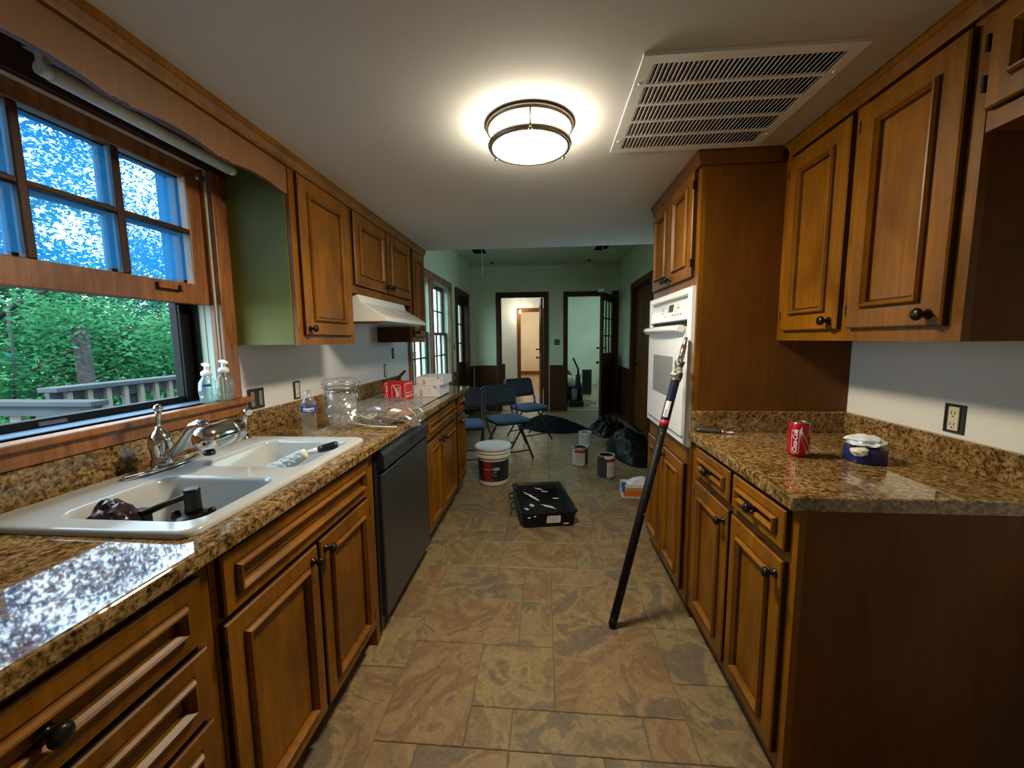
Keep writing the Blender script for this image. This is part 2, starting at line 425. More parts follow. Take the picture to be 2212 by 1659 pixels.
for t in ((0, 1, 3, 3), (-2, 1, 2, 2), (-4, 0, 2, 3), (-2, 0, 1, 1), (-1, 0, 3, 1), (-1, 3, 1, 2), (0, 4, 3, 2), (-4, 3, 3, 2), (-4, 5, 2, 2), (-2, 5, 1, 1), (-1, 5, 1, 2), (3, 2, 2, 2), (3, 0, 2, 2), (-2, 7, 3, 2), (3, 4, 2, 3)):
    put_tile(*t)
sizes = [(3, 3), (3, 2), (2, 3), (2, 2), (2, 2), (2, 1), (1, 2)]
rt = random.Random(11)
for j in range(J0, J1):
    for i in range(I0, I1):
        if (i, j) in occ: continue
        x = X0 + i * UX; y = Y0 + j * UY
        if y < 3.4 and (x < -.95 or x > .86): continue
        c = sizes[:] if y < 4.2 else [(3, 3), (3, 2), (2, 3), (3, 3)] + sizes[3:]
        rt.shuffle(c)
        for w, h in c + [(2, 2), (2, 1), (1, 2), (1, 1)]:
            if tile_ok(i, j, w, h, I1, J1): put_tile(i, j, w, h); break

w = holes(MB(), 'x', -1.51, XL, (-1.6, 7.5), (-.12, 2.76), [(.675, 1.575, 1.09, 2.02), (3.95, 5.62, .80, 2.05), (6.09, 6.98, 0, 2.06)])
struct(w.build('wall_left', M['wallw'], loc=(-1.435, 3, -.12)))
w = holes(MB(), 'x', XR, 1.44, (-1.6, 7.5), (-.12, 2.76), [(5.15, 6.2, 0, 2.06), (3.95, 4.75, 1.0, 1.95)])
struct(w.build('wall_right', M['wallr'], loc=(1.38, 3, -.12)))
# green paint coat of the dining end (its own skin, where the dining room starts)
w = holes(MB(), 'x', XL, XL + .004, (3.865, YF), (0, HF), [(3.87, 5.73, .73, 2.13), (6.02, 7.05, 0, 2.14)])
struct(w.build('trim_1', M['wallg'], loc=(XL, 5, 0)))
w = holes(MB(), 'x', XR - .004, XR, (2.57, YF), (0, HF), [(5.06, 6.29, 0, 2.15), (3.95, 4.75, 1.0, 1.95)])
struct(w.build('trim_2', M['wallg'], loc=(XR, 5, 0)))
w = holes(MB(), 'y', YF, 7.5, (-1.6, 2.75), (-.12, 2.76), [(-.828, -.015, 0, 2.112), (.395, 1.25, 0, 2.112)])
struct(w.build('wall_far', M['wallg'], loc=(0, YF, -.12)))
struct(MB().box(-1.51, -1.7, -.12, 1.44, -1.6, 2.76).build('wall_behind', M['wallw']))
struct(MB().box(-1.36, -1.6, HC, XR, 3.51, 2.76).build('ceiling', M['ceil']))
w = holes(MB(), 'z', HF, 2.76, (XL, XR), (3.512, YF), [(-1.09, -.90, 5.98, 6.30), (.74, .92, 5.98, 6.30)])
struct(w.build('ceiling_dining', M['ceilg'], loc=(0, 5, HF)))
struct(MB().box(-1.51, -1.7, 2.765, 2.75, 15.5, 2.9).build('roof', M['siding']))
# wainscot of the dining end
def wains(name, F, a0, a1):
    mb = MB(); mb.mbox(F, a0, 0, 0, a1, .80, .012); mb.mbox(F, a0, .80, 0, a1, .855, .028); mb.mbox(F, a0, 0, .012, a1, .11, .026)
    n = max(1, int((a1 - a0) / .45))
    o = struct(mb.build(name, M['wains'], bevel=.002))
    for i in range(n):
        q0 = a0 + (a1 - a0) * i / n + .004; q1 = a0 + (a1 - a0) * (i + 1) / n - .004
        MB().mbox(F, q0, .114, .012, q1, .797, .020).build('panel', M['wains'], o, bevel=.002)
FB = lambda a, b, c: (a, YF - c, b); FLW = lambda a, b, c: (XL + .004 + c, a, b); FRW = lambda a, b, c: (XR - .004 - c, a, b)
wains('trim_3', FB, XL + .04, -.912); wains('trim_4', FB, .083, .324)
wains('trim_5', FLW, 5.74, 6.01); wains('trim_6', FLW, 7.06, YF - .03); wains('trim_7', FRW, 6.30, YF - .03); wains('trim_8', FLW, 3.64, 3.864); wains('trim_9', FRW, 2.58, 5.05)

def casing(name, F, a0, a1, top, wd=.075, th=.022, mat='wains', depth=.1, sill=None):
    """door or window casing round an opening, with its jamb lining"""
    mb = MB(); z0 = sill if sill is not None else 0
    mb.mbox(F, a0 - wd, z0, 0, a0, top, th); mb.mbox(F, a1, z0, 0, a1 + wd, top, th); mb.mbox(F, a0 - wd, top, 0, a1 + wd, top + wd, th + .004)
    mb.mbox(F, a0, z0, -depth, a0 + .016, top, .004); mb.mbox(F, a1 - .016, z0, -depth, a1, top, .004); mb.mbox(F, a0 + .016, top - .016, -depth, a1 - .016, top, .004)
    return struct(mb.build(name, M[mat], bevel=.003))
d1 = casing('door_1', FB, -.828, -.015, 2.112); d2 = casing('door_2', FB, .395, 1.245, 2.112, wd=.067)

def french(parent, F, w, h, t=.036, sw=.10, rows=3, cols=3, lock=1.05, kicks=True, name='leaf', glassm='pane', mat='wains'):
    """glazed door leaf in local frame F(a along width, b up, c thickness)"""
    mb = MB(); top = h - .12; br = lock
    mb.mbox(F, 0, 0, 0, sw, h, t); mb.mbox(F, w - sw, 0, 0, w, h, t); mb.mbox(F, sw, top, 0, w - sw, h, t)
    mb.mbox(F, sw, br - .13, 0, w - sw, br, t); mb.mbox(F, sw, 0, 0, w - sw, .2, t)
    lf = mb.build(name, M[mat], parent, bevel=.002)
    k = MB(); k.ring(F, sw, .2, w - sw, br - .13, [(0, t * .8), (.02, t * .8), (.03, t * .55), (.06, t * .75)]); k.ring(F, sw, .2, w - sw, br - .13, [(0, t * .2), (.02, t * .2), (.03, t * .45), (.06, t * .25)])
    k.build('panel', M[mat], lf)
    for i in range(1, cols):
        x = sw + (w - 2 * sw) * i / cols; MB().mbox(F, x - .009, br, .006, x + .009, top, t - .006).build('muntin', M[mat], lf)
    for i in range(1, rows):
        z = br + (top - br) * i / rows; MB().mbox(F, sw, z - .009, .007, w - sw, z + .009, t - .007).build('muntin', M[mat], lf)
    for i in range(cols):
        for j in range(rows):
            x0 = sw + (w - 2 * sw) * i / cols; x1 = sw + (w - 2 * sw) * (i + 1) / cols; z0 = br + (top - br) * j / rows; z1 = br + (top - br) * (j + 1) / rows
            MB().mbox(F, x0 + .0095, z0 + .0095, t / 2 - .002, x1 - .0095, z1 - .0095, t / 2 + .002).build('pane', M[glassm], lf)
    return lf
def knobset(parent, F, a, z, c0, sgn=1, name='door_knob', r=.026):
    mb = MB(); G = lambda x, y, q: F(a + x, z + y, c0 + sgn * q)
    mb.lathe([(r * 1.1, 0), (r * 1.1, .006), (.010, .010), (.009, .03), (r * .8, .036), (r, .05), (r * .8, .062), (.004, .066)], n=14, F=G)
    return mb.build(name, M['bronze'], parent)

# door 1: leaf swung into the hall, seen edge on
o = thing('panel_door', 'dark hall door swung open away from the room, seen almost edge on in the left doorway', 'door', (-.02, 7.42, 0))
a1 = math.radians(93); FD1 = lambda a, b, c: (-.045 + math.cos(a1) * a - math.sin(a1) * c, 7.46 + math.sin(a1) * a + math.cos(a1) * c, .008 + b)
lf = french(o, FD1, .79, 2.08, lock=1.05)
knobset(lf, FD1, .73, .95, .036); knobset(lf, FD1, .73, 1.12, .036, name='deadbolt', r=.018)
# door 2: glazed leaf swung into the dining room
o = thing('french_door', 'dark glazed door with three by three panes standing open into the room in the right doorway', 'door', (1.235, 7.37, 0))
a2 = math.radians(246.5); FD2 = lambda a, b, c: (1.236 + math.cos(a2) * a + math.sin(a2) * c, 7.355 + math.sin(a2) * a - math.cos(a2) * c, .008 + b)
lf = french(o, FD2, .80, 2.07, sw=.105, lock=1.08)
for s_, c_ in ((-1, 0), (1, .036)):
    knobset(lf, FD2, .745, .93, c_, s_); knobset(lf, FD2, .745, 1.17, c_, s_, name='deadbolt', r=.018)
mb = MB(); mb.mbox(FD2, .28, 2.071, -.03, .80, 2.125, .07)
tag(mb.build('trim_offcut', M['whitep'], bevel=.004), 'white board lying along the top edge of the open glazed door', 'board')
# left wall glazed door (door_3) and right wall door (door_4)
d3 = casing('door_3', FLW, 6.09, 6.98, 2.06, wd=.07, depth=.14)
F3 = lambda a, b, c: (-1.475 + c, 6.108 + a, .01 + b)
lf = french(d3, F3, .854, 2.03, sw=.09, lock=.95); knobset(lf, F3, .05, .93, .036)
d4 = casing('door_4', FRW, 5.15, 6.2, 2.06, wd=.09, depth=.1)
F4 = lambda a, b, c: (1.40 - c, 5.168 + a, .01 + b)
mb = MB(); mb.mbox(F4, 0, 0, 0, 1.014, 2.03, .036); lf = mb.build('leaf', M['cabdark'], d4, bevel=.003)
for z0, z1 in ((.15, .9), (1.05, 1.9)):
    for x0, x1 in ((.12, .46), (.55, .89)):
        MB().ring(F4, x0, z0, x1, z1, [(0, .036), (.01, .044), (.03, .036), (.05, .042)]).build('panel', M['cabdark'], lf)
knobset(lf, F4, .95, .95, .036)

# ------------------------------------------------------------------ window 1 over the sink
wy0, wy1, wz0, wz1 = .675, 1.575, 1.09, 2.02
FW = lambda a, b, c: (XL + c, a, b)
w1 = MB()
for a, b in ((wy1, wy1 + .048), (wy0 - .048, wy0)):
    w1.mbox(FW, a, wz0, .001, b, wz1, .022)
w1.mbox(FW, wy1 + .048, wz0, .001, wy1 + .084, wz1, .012); w1.mbox(FW, wy0 - .09, wz0, .001, wy0 - .048, wz1, .012)
w1 = struct(w1.build('window_1', M['casing'], loc=(XL, 1.125, wz0), bevel=.004))
mb = MB(); mb.mbox(FW, wy0 - .09, wz1 + .001, .001, wy1 + .084, wz1 + .088, .026); mb.build('head_casing', M['wains'], w1, bevel=.003)  # same wood as the casing, coloured darker to stand in for shade
mb = MB(); mb.mbox(FW, wy0 - .12, wz0 - .024, -.149, wy1 + .12, wz0, .042); mb.build('stool', M['casing'], w1, bevel=.005)
mb = MB(); mb.mbox(FW, wy0 - .10, 1.019, .001, wy1 + .10, wz0 - .024, .020); mb.build('apron', M['casing'], w1, bevel=.003)
mb = MB(); mb.mbox(FW, wy0, wz0, -.150, wy1, wz0 + .003, -.03); mb.build('sill_sheet', M['sill'], w1)  # blue of the mirrored sky is put into the sheet's own colour
for a, b in ((wy1 - .012, wy1), (wy0, wy0 + .012)):
    for c0, c1 in ((-.022, -.004), (-.066, -.050), (-.102, -.088)):
        MB().mbox(FW, a, wz0, c0, b, wz1, c1).build('jamb_strip', M['casing'] if c0 > -.03 else M['jamb'], w1)
    MB().mbox(FW, a + (0.004 if a > 1 else 0), wz0, -.149, b - (0 if a > 1 else .004), wz1, -.001).build('jamb_liner', M['jamb'], w1)
def sash(parent, y0, y1, z0, z1, xc, t=.034, rail=.078, top=.05, stile=.062, cols=3, rows=2, mun=.024, mat='casing', glassm='glass', name='sash', mmat=None):
    F = lambda a, b, c: (xc + c, a, b); mb = MB()
    mb.mbox(F, y0, z0, 0, y0 + stile, z1, t); mb.mbox(F, y1 - stile, z0, 0, y1, z1, t)
    mb.mbox(F, y0 + stile, z0, 0, y1 - stile, z0 + rail, t); mb.mbox(F, y0 + stile, z1 - top, 0, y1 - stile, z1, t)
    s = mb.build(name, M[mat], parent, bevel=.003)
    a0, a1, b0, b1 = y0 + stile, y1 - stile, z0 + rail, z1 - top
    for i in range(1, cols):
        y = a0 + (a1 - a0) * i / cols; MB().mbox(F, y - mun / 2, b0, .004, y + mun / 2, b1, t - .003).build('muntin', M[mmat or mat], s, bevel=.004)
    for i in range(1, rows):
        z = b0 + (b1 - b0) * i / rows; MB().mbox(F, a0, z - .008, .005, a1, z + .008, t - .005).build('muntin', M[mmat or mat], s, bevel=.003)
    for i in range(cols):
        for j in range(rows):
            p0 = a0 + (a1 - a0) * i / cols; p1 = a0 + (a1 - a0) * (i + 1) / cols; q0 = b0 + (b1 - b0) * j / rows; q1 = b0 + (b1 - b0) * (j + 1) / rows
            e = mun / 2 + .0005
            MB().mbox(F, p0 + e, q0 + e, t / 2 - .0015, p1 - e, q1 - e, t / 2 + .0015).build('pane', M[glassm], s)
    return s
s_low = sash(w1, wy0 + .012, wy1 - .013, 1.487, 2.018, -1.412, mmat='wains')  # darker wood on the muntins stands in for their backlit shade
s_up = sash(w1, wy0 + .012, wy1 - .013, 1.49, 2.019, -1.456, rail=.06, mat='wains')
mb = MB()
mb.mbox(FW, 1.335, 1.527, -.018, 1.43, 1.533, -.004); mb.mbox(FW, 1.335, 1.533, -.018, 1.341, 1.552, -.008); mb.mbox(FW, 1.424, 1.533, -.018, 1.43, 1.552, -.008)
mb.build('sash_lift', M['bronze'], s_low, bevel=.002)
mb = MB().lathe([(.018, 0), (.018, .006), (.010, .012), (.008, .02)], c=(-1.43, 1.118, 1.550), n=12); mb.build('sash_lock', M['bronze'], s_up)
mb = MB().box(-1.349, 1.515, 1.962, -1.335, 1.545, 1.985); mb.build('blind_bracket', M['nickel'], w1)
mb = MB()
mb.box(-1.500, 1.497, wz0 + .003, -1.468, 1.562, 2.0); mb.box(-1.502, 1.5535, wz0 + .004, -1.438, 1.5628, 2.0); mb.box(-1.500, wy0 + .02, wz0 + .003, -1.468, wy0 + .1, 2.0); mb.box(-1.500, wy0 + .1, wz0 + .003, -1.468, 1.497, wz0 + .028); mb.box(-1.478, 1.50, wz0 + .003, -1.458, 1.515, 1.486)
sf = mb.build('storm_frame', M['storm'], w1, bevel=.002)
MB().box(-1.4675, 1.02, wz0 + .008, -1.4665, 1.09, wz0 + .020).build('storm_sticker', M['bagclear'], sf)

# ------------------------------------------------------------------ window 2 (double unit) in the dining end
F2 = lambda a, b, c: (XL + .004 + c, a, b)
mb = MB()
for a, b in ((3.87, 3.95), (5.62, 5.73)): mb.mbox(F2, a, .80, 0, b, 2.05, .024)
mb.mbox(F2, 3.87, 2.05, 0, 5.73, 2.135, .028); mb.mbox(F2, 3.84, .77, 0, 5.76, .80, .05); mb.mbox(F2, 3.87, .69, 0, 5.73, .77, .02)
mb.box(-1.51, 4.70, .80, XL + .012, 4.82, 2.05)
w2 = struct(mb.build('window_2', M['casing'], loc=(XL, 4.8, .7), bevel=.003))
for y0, y1 in ((3.955, 4.695), (4.825, 5.615)):
    for yy in (y0 + .001, y1 - .012):
        MB().box(-1.50, yy, .803, -1.37, yy + .011, 2.048).build('jamb_liner', M['jamb'], w2)
    sash(w2, y0 + .013, y1 - .013, .803, 1.435, -1.425, t=.03, rail=.06, top=.035, stile=.045, mun=.018, glassm='pane', mat='wains')
    sash(w2, y0 + .013, y1 - .013, 1.40, 2.047, -1.462, t=.03, rail=.035, top=.05, stile=.045, mun=.018, glassm='pane', mat='wains')
for y in (4.84, 5.57):
    MB().box(-1.352, y, 1.985, -1.338, y + .035, 2.01).build('blind_bracket', M['nickel'], w2)

# ------------------------------------------------------------------ hall and rooms beyond
struct(MB().box(-1.6, 7.5, -.12, 2.75, 15.4, 0).build('floor_hall', M['floorw']))
struct(MB().box(-1.7, 7.5, 0, -1.6, 15.4, 2.76).build('wall_hall_left', M['hallw']))
struct(MB().box(.13, 7.5, 0, .25, 11.7, 2.76).build('wall_hall_right', M['hallw']))
w = holes(MB(), 'y', 10.8, 10.92, (-1.6, .13), (0, 2.76), [(-.68, -.06, 0, 2.08)])
struct(w.build('wall_hall_far', M['hallw'], loc=(-.7, 10.8, 0)))
FH = lambda a, b, c: (a, 10.8 - c, b)
casing('door_5', FH, -.68, -.06, 2.08, wd=.075, mat='cabdark')
struct(MB().box(-1.6, 15.1, 0, 2.75, 15.3, 2.76).build('wall_beyond', M['warmw']))
struct(MB().box(-1.6, 15.07, 0, .5, 15.1, .14).build('baseboard_beyond', M['cab']))
struct(MB().box(.5, 11.9, 0, .6, 15.1, 2.76).build('wall_beyond_right', M['warmw']))
struct(MB().box(-1.6, 7.5, 2.5, 2.75, 15.3, 2.76).build('ceiling_hall', M['hallw']))
struct(MB().box(.13, 11.7, 0, 2.75, 11.85, 2.76).build('wall_den_far', M['tealw']))
w = holes(MB(), 'x', 2.65, 2.75, (7.5, 11.7), (0, 2.5), [(8.6, 10.6, .9, 2.1)])
struct(w.build('wall_den_right', M['tealw'], loc=(2.7, 9, 0)))
struct(MB().box(.25, 7.52, 0, .262, 11.7, 2.5).build('wall_den_left', M['tealw']))
mb = MB()
for y0, y1, z0, z1 in ((8.6, 8.66, .9, 2.1), (10.54, 10.6, .9, 2.1), (8.66, 10.54, .9, .96), (8.66, 10.54, 2.04, 2.1), (9.57, 9.63, .96, 2.04)): mb.box(2.66, y0, z0, 2.74, y1, z1)
w3 = struct(mb.build('window_3', M['wains'])); MB().box(2.69, 8.66, .96, 2.694, 9.57, 2.04).build('pane', M['pane'], w3); MB().box(2.69, 9.63, .96, 2.694, 10.54, 2.04).build('pane', M['pane'], w3)
mb = MB()
for y0, y1, z0, z1 in ((3.95, 4.0, 1.0, 1.95), (4.70, 4.75, 1.0, 1.95), (4.0, 4.70, 1.0, 1.05), (4.0, 4.70, 1.90, 1.95)): mb.box(1.33, y0, z0, 1.42, y1, z1)
w4 = struct(mb.build('window_added', M['wains'])); MB().box(1.37, 4.0, 1.05, 1.374, 4.70, 1.90).build('pane', M['pane'], w4)  # added window, unseen behind the oven cabinet, to brighten the dining end
po = portal('daylight_portal.004', (1.46, 4.35, 1.475), .95, .8); po.rotation_euler = (0, PI / 2, 0)
po = portal('daylight_portal.003', (2.76, 9.6, 1.5), 1.2, 2.0); po.rotation_euler = (0, PI / 2, 0)
o = thing('hanging_bulb', 'bare glowing bulb seen at the top left of the inner doorway beyond the left door', 'bulb', (-.655, 10.62, 2.02))
MB().lathe([(.004, -.04), (.026, -.03), (.034, 0), (.026, .03), (.014, .045), (.013, .06)], (-.655, 10.62, 2.05), 14).build('globe', M['bulb'], o)
MB().tube([(-.655, 10.62, 2.11), (-.655, 10.62, 2.5)], .002, 6).build('cord', M['matteblack'], o)
light('hall_bulb_light', 'POINT', (-.655, 10.45, 2.0), 9, (1, .84, .62), shadow_soft_size=.05)
light('beyond_room_lamp', 'POINT', (-.9, 13.4, 2.2), 52, (1, .82, .58), shadow_soft_size=.15)
light('hall_ceiling_lamp', 'POINT', (-.9, 8.9, 2.3), 22, (.95, 1, .96), shadow_soft_size=.2)

# ------------------------------------------------------------------ outdoors: deck rails, trees
struct(MB().box(-40, -30, -3.2, -1.9, 40, -3.0).build('ground', M['ground']))
dk = struct(MB().box(-4.2, -2, -.22, -1.515, 12, -.20).build('floor_deck', M['deck']))
bd = None
for i in range(18):
    x = -4.18 + i * .148
    if bd is None: bd = MB().box(0, 0, 0, .14, 13.9, .03).build('board', M['deck'], dk, local=True); q = bd
    else: q = bd.copy(); COL.objects.link(q)
    q.location = Vector((x, -1.95, -.199)) - WL[dk]
o = thing('deck_railing', 'weathered deck railing running along the far edge of the deck outside the sink window', 'railing', (-4.0, 5, -.17))
MB().box(-4.09, 2.86, .945, -3.91, 11.9, .985).build('top_rail', M['deck'], o, bevel=.006)
MB().box(-4.02, 2.86, .855, -3.98, 11.9, .943).build('upper_rail', M['deck'], o); MB().box(-4.02, 2.86, -.05, -3.98, 11.9, .04).build('lower_rail', M['deck'], o)
b0 = None; y = 2.95
while y < 11.8:
    if b0 is None: b0 = MB().box(-3.979, y, -.1, -3.941, y + .04, .94).build('baluster', M['deckpale'], o); q = b0
    else: q = b0.copy(); COL.objects.link(q); q.parent = o; q.location = (0, y - 2.95, 0)
    y += .15
for y in (3.5, 5.5, 7.5, 9.5, 11.5): MB().box(-4.075, y, -.169, -4.021, y + .09, .944).build('post', M['deck'], o)
o = thing('stair_railing', 'lower stair railing with wide pale balusters at the head of the deck steps', 'railing', (-4.3, 2.78, -.17))
MB().box(-6.0, 2.70, .86, -3.42, 2.83, .90).build('top_rail', M['deck'], o, bevel=.006); MB().box(-6.0, 2.74, .78, -3.44, 2.79, .858).build('upper_rail', M['deck'], o)
b0 = None
for i in range(11):
    if b0 is None: b0 = MB().box(-3.56, 2.791, -.169, -3.46, 2.825, .858).build('baluster', M['deckpale'], o); q = b0
    else: q = b0.copy(); COL.objects.link(q); q.parent = o; q.location = (-.235 * i, 0, 0)
struct(MB().box(-6.2, 2.0, -.22, -4.21, 3.2, -.17).build('floor_landing', M['deck']))

def tree(x, y, base, h, cr, cz, n, lm, label, name='tree', leaf=.10, lean=0, seed=0, trunk=.12, group='trees beyond the deck', rx=1.0, ncl=34, cs=1.0):
    rr = random.Random(seed); o = thing(name, label, 'tree' if name == 'tree' else 'shrub', (x, y, base), group)
    mb = MB(); pts = [(x + lean * t * t, y + .15 * math.sin(3 * t + seed), base + h * t) for t in [i / 8 for i in range(9)]]
    mb.tube(pts, [trunk * (1 - .75 * i / 8) for i in range(9)], 8)
    for k in range(9):
        t = .35 + .6 * k / 9; p = Vector((x + lean * t * t, y + .15 * math.sin(3 * t + seed), base + h * t)); a = rr.uniform(0, 2 * PI)
        e = p + Vector((math.cos(a), math.sin(a), .5)) * cr * rr.uniform(.5, .9)
        mb.tube([p, (p + e) / 2 + Vector((0, 0, .1)), e], [trunk * .35, trunk * .22, trunk * .08], 5)
    mb.build('trunk', M['bark'], o)
    vs = []; fs = []
    cl = [(Vector((rr.gauss(0, .42) * cr, rr.gauss(0, .42) * cr * rx, rr.gauss(0, .36) * (h * .45))), rr.uniform(.25, .5) * cr * cs) for _ in range(ncl)]
    for i in range(n):
        c, q = rr.choice(cl)
        d = Vector((rr.gauss(0, .5), rr.gauss(0, .5), rr.gauss(0, .35))) * q
        p = Vector((x + lean * .5, y, base + cz)) + c + d
        u = Vector((rr.gauss(0, 1), rr.gauss(0, 1), rr.gauss(0, .45))).normalized(); v = u.cross(Vector((rr.gauss(0, .5), rr.gauss(0, .5), 1))).normalized()
        s = leaf * rr.uniform(.6, 1.25); b = len(vs)
        vs += [p - u * s * .55, p + v * s * .28 - u * s * .05, p + u * s * .6, p - v * s * .28 - u * s * .05]
        fs += [(b, b + 1, b + 2), (b, b + 2, b + 3)]
    me = bpy.data.meshes.new('foliage'); w = WL[o]; me.from_pydata([q - w for q in vs], [], fs); me.materials.append(M[lm])
    f = bpy.data.objects.new('foliage', me); COL.objects.link(f); f.parent = o; f['kind'] = 'stuff'
    return o
TREES = [
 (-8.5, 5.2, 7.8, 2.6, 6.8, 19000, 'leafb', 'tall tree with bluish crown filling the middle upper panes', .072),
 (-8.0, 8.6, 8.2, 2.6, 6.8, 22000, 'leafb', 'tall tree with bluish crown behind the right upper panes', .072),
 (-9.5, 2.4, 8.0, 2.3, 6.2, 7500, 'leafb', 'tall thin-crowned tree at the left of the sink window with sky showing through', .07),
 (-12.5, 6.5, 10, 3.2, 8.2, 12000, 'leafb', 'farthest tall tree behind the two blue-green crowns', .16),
]
for i, (x, y, h, cr, cz, n, lm, lb, lf_) in enumerate(TREES): tree(x, y, -3.0, h, cr, cz, n, lm, lb, leaf=lf_, seed=i + 3, trunk=.16, ncl=46, cs=.62)
SHRUBS = [
 (-6.6, 4.3, 4.8, 1.7, 3.6, 26000, 'leafg', 'dense green bush just behind the deck rail, left of the grey trunk', .072),
 (-6.9, 6.6, 4.9, 1.8, 3.6, 26000, 'leafg', 'dense green bush just behind the deck rail, right of the grey trunk', .072),
 (-7.2, 9.3, 5.0, 1.9, 3.5, 20000, 'leafy', 'bright green bush behind the right end of the rail seen in the sink window', .075),
 (-8.4, 3.2, 5.4, 2.0, 3.8, 20000, 'leafy', 'bright green bush at the far left behind the stair railing', .10),
 (-9.8, 7.6, 6.2, 2.4, 4.0, 17000, 'leafg', 'larger green bush farther back between the tall trees', .13),
 (-13.5, 5.0, 6.6, 3.4, 3.9, 15000, 'leafg', 'broad dark green bush at the back left of the garden', .17),
 (-13.0, 11.0, 6.4, 3.4, 3.9, 15000, 'leafy', 'broad bright green bush at the back right of the garden', .17),
 (-10.5, 15.5, 4.6, 2.3, 2.7, 6000, 'leafy', 'bright green bush outside the dining room window', .11),
]
for i, (x, y, h, cr, cz, n, lm, lb, lf_) in enumerate(SHRUBS): tree(x, y, -3.0, h, cr, cz, n, lm, lb, 'leafy_bush', lf_, seed=i + 30, trunk=.06, group='bushes behind the deck rail', rx=1.25)
mb = MB().tube([(-6.05, 4.75, -3.0), (-6.02, 4.76, -.5), (-6.03, 4.74, 1.55)], [.11, .09, .085], 10)
tag(mb.build('tree_stump', M['bark']), 'bare grey cut trunk standing up behind the deck rail', 'tree trunk')
# ------------------------------------------------------------------ cabinets
def knob(parent, F, a, b, c0, name='knob'):
    G = lambda x, y, q: F(a + x, b + y, c0 + q)
    mb = MB().lathe([(.013, 0), (.013, .003), (.007, .006), (.0055, .014), (.009, .018), (.0155, .024), (.0165, .029), (.013, .034), (.005, .037)], n=16, F=G)
    return mb.build(name, M['bronze'], parent)
def door_leaf(parent, F, a0, b0, a1, b1, knob_at=None, hinge=None, c=0.0, s=.052, name='door', drawer=False):
    """slab with a rectangular bead; the bead is a sub-part, the panel inside is recessed"""
    t = .019; G = lambda x, y, q: F(x, y, c + q)
    e = s + .018
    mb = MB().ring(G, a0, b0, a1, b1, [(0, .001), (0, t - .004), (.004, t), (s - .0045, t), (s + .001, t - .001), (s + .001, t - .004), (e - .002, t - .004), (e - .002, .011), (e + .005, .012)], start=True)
    for i in list(range(0, 4)) + list(range(12, 16)) + list(range(28, 32)): mb.m[i] = 1   # very dark brown on the edges and in the grooves
    d = mb.build(name, [M['cab'], M['edgedark']], parent)
    m = MB().ring(G, a0 + s, b0 + s, a1 - s, b1 - s, [(0, t - .003), (.0008, t + .005), (.005, t + .012), (.009, t + .013), (.012, t + .008), (.017, t + .001), (.018, .010)], fill=False)
    m.build('moulding', M['cab'], d)
    if knob_at: knob(d, G, knob_at[0], knob_at[1], t)
    if hinge is not None:
        for z in (b0 + .06, b1 - .06):
            MB().mbox(G, hinge - .003, z - .018, .002, hinge + .004, z + .018, t + .001).build('hinge', M['bronze'], d, bevel=.002)
    return d
FLb = lambda a, b, c: (-.739 + c, a, b)      # left base: face of the frame
FLu = lambda a, b, c: (-1.069 + c, a, b)     # left uppers
FRb = lambda a, b, c: (.674 - c, a, b)       # right base
FRu = lambda a, b, c: (1.004 - c, a, b)      # right uppers
FRt = lambda a, b, c: (.665 - c, a, b)       # oven tower

def frame(parent, F, a0, a1, b0, b1, rails=(), stiles=(), w=.04, t=.019):
    mb = MB(); mb.mbox(F, a0, b0, -t, a0 + w, b1, 0); mb.mbox(F, a1 - w, b0, -t, a1, b1, 0)
    mb.mbox(F, a0 + w, b0, -t, a1 - w, b0 + w, 0); mb.mbox(F, a0 + w, b1 - w, -t, a1 - w, b1, 0)
    for r in rails: mb.mbox(F, a0 + w, r - w / 2, -t, a1 - w, r + w / 2, 0)
    for s in stiles: mb.mbox(F, s - w / 2, b0 + w, -t, s + w / 2, b1 - w, -.0005)
    return mb.build('face_frame', M['cab'], parent)
def carcass(parent, x0, y0, z0, x1, y1, z1, mat='cab', toe=None):
    mb = MB().box(x0, y0, z0, x1, y1, z1)
    if toe: mb.box(*toe)
    return mb.build('carcass', M[mat], parent)

# left base, drawer bank nearest the camera
o = thing('base_cabinet', 'drawer base cabinet at the near left with four stacked drawers below the counter', 'cabinet', (-1.05, .45, 0))
carcass(o, -1.355, .152, .10, -.759, .763, .873, toe=(-1.3, .16, 0, -.815, .76, .10)); frame(o, FLb, .152, .763, .10, .873)
for z0, z1 in ((.705, .850), (.535, .690), (.330, .520), (.115, .315)):
    door_leaf(o, FLb, .185, z0, .728, z1, ((.185 + .728) / 2, (z0 + z1) / 2), s=.040, name='drawer', drawer=True)
# sink base
o = thing('base_cabinet', 'sink base cabinet with a false drawer front above two doors', 'cabinet', (-1.05, 1.16, 0))
mb = MB().box(-1.355, .766, .10, -.759, .80, .873).box(-1.355, 1.553, .10, -.759, 1.562, .873).box(-1.355, .80, .10, -.759, 1.553, .13).box(-1.355, .80, .13, -1.34, 1.553, .873).box(-1.3, .77, 0, -.815, 1.56, .10)
mb.build('carcass', M['cab'], o); frame(o, FLb, .766, 1.562, .10, .873, rails=(.70,), stiles=(1.15,))
door_leaf(o, FLb, .782, .712, 1.522, .858, s=.036, name='false_front', drawer=True)
door_leaf(o, FLb, .776, .118, 1.142, .697, (1.112, .655), hinge=.776); door_leaf(o, FLb, 1.158, .118, 1.518, .697, (1.186, .660), hinge=1.518)
MB().mbox(FLb, 1.562, .0, -.06, 1.598, .873, 0).build('filler', M['cab'], o)
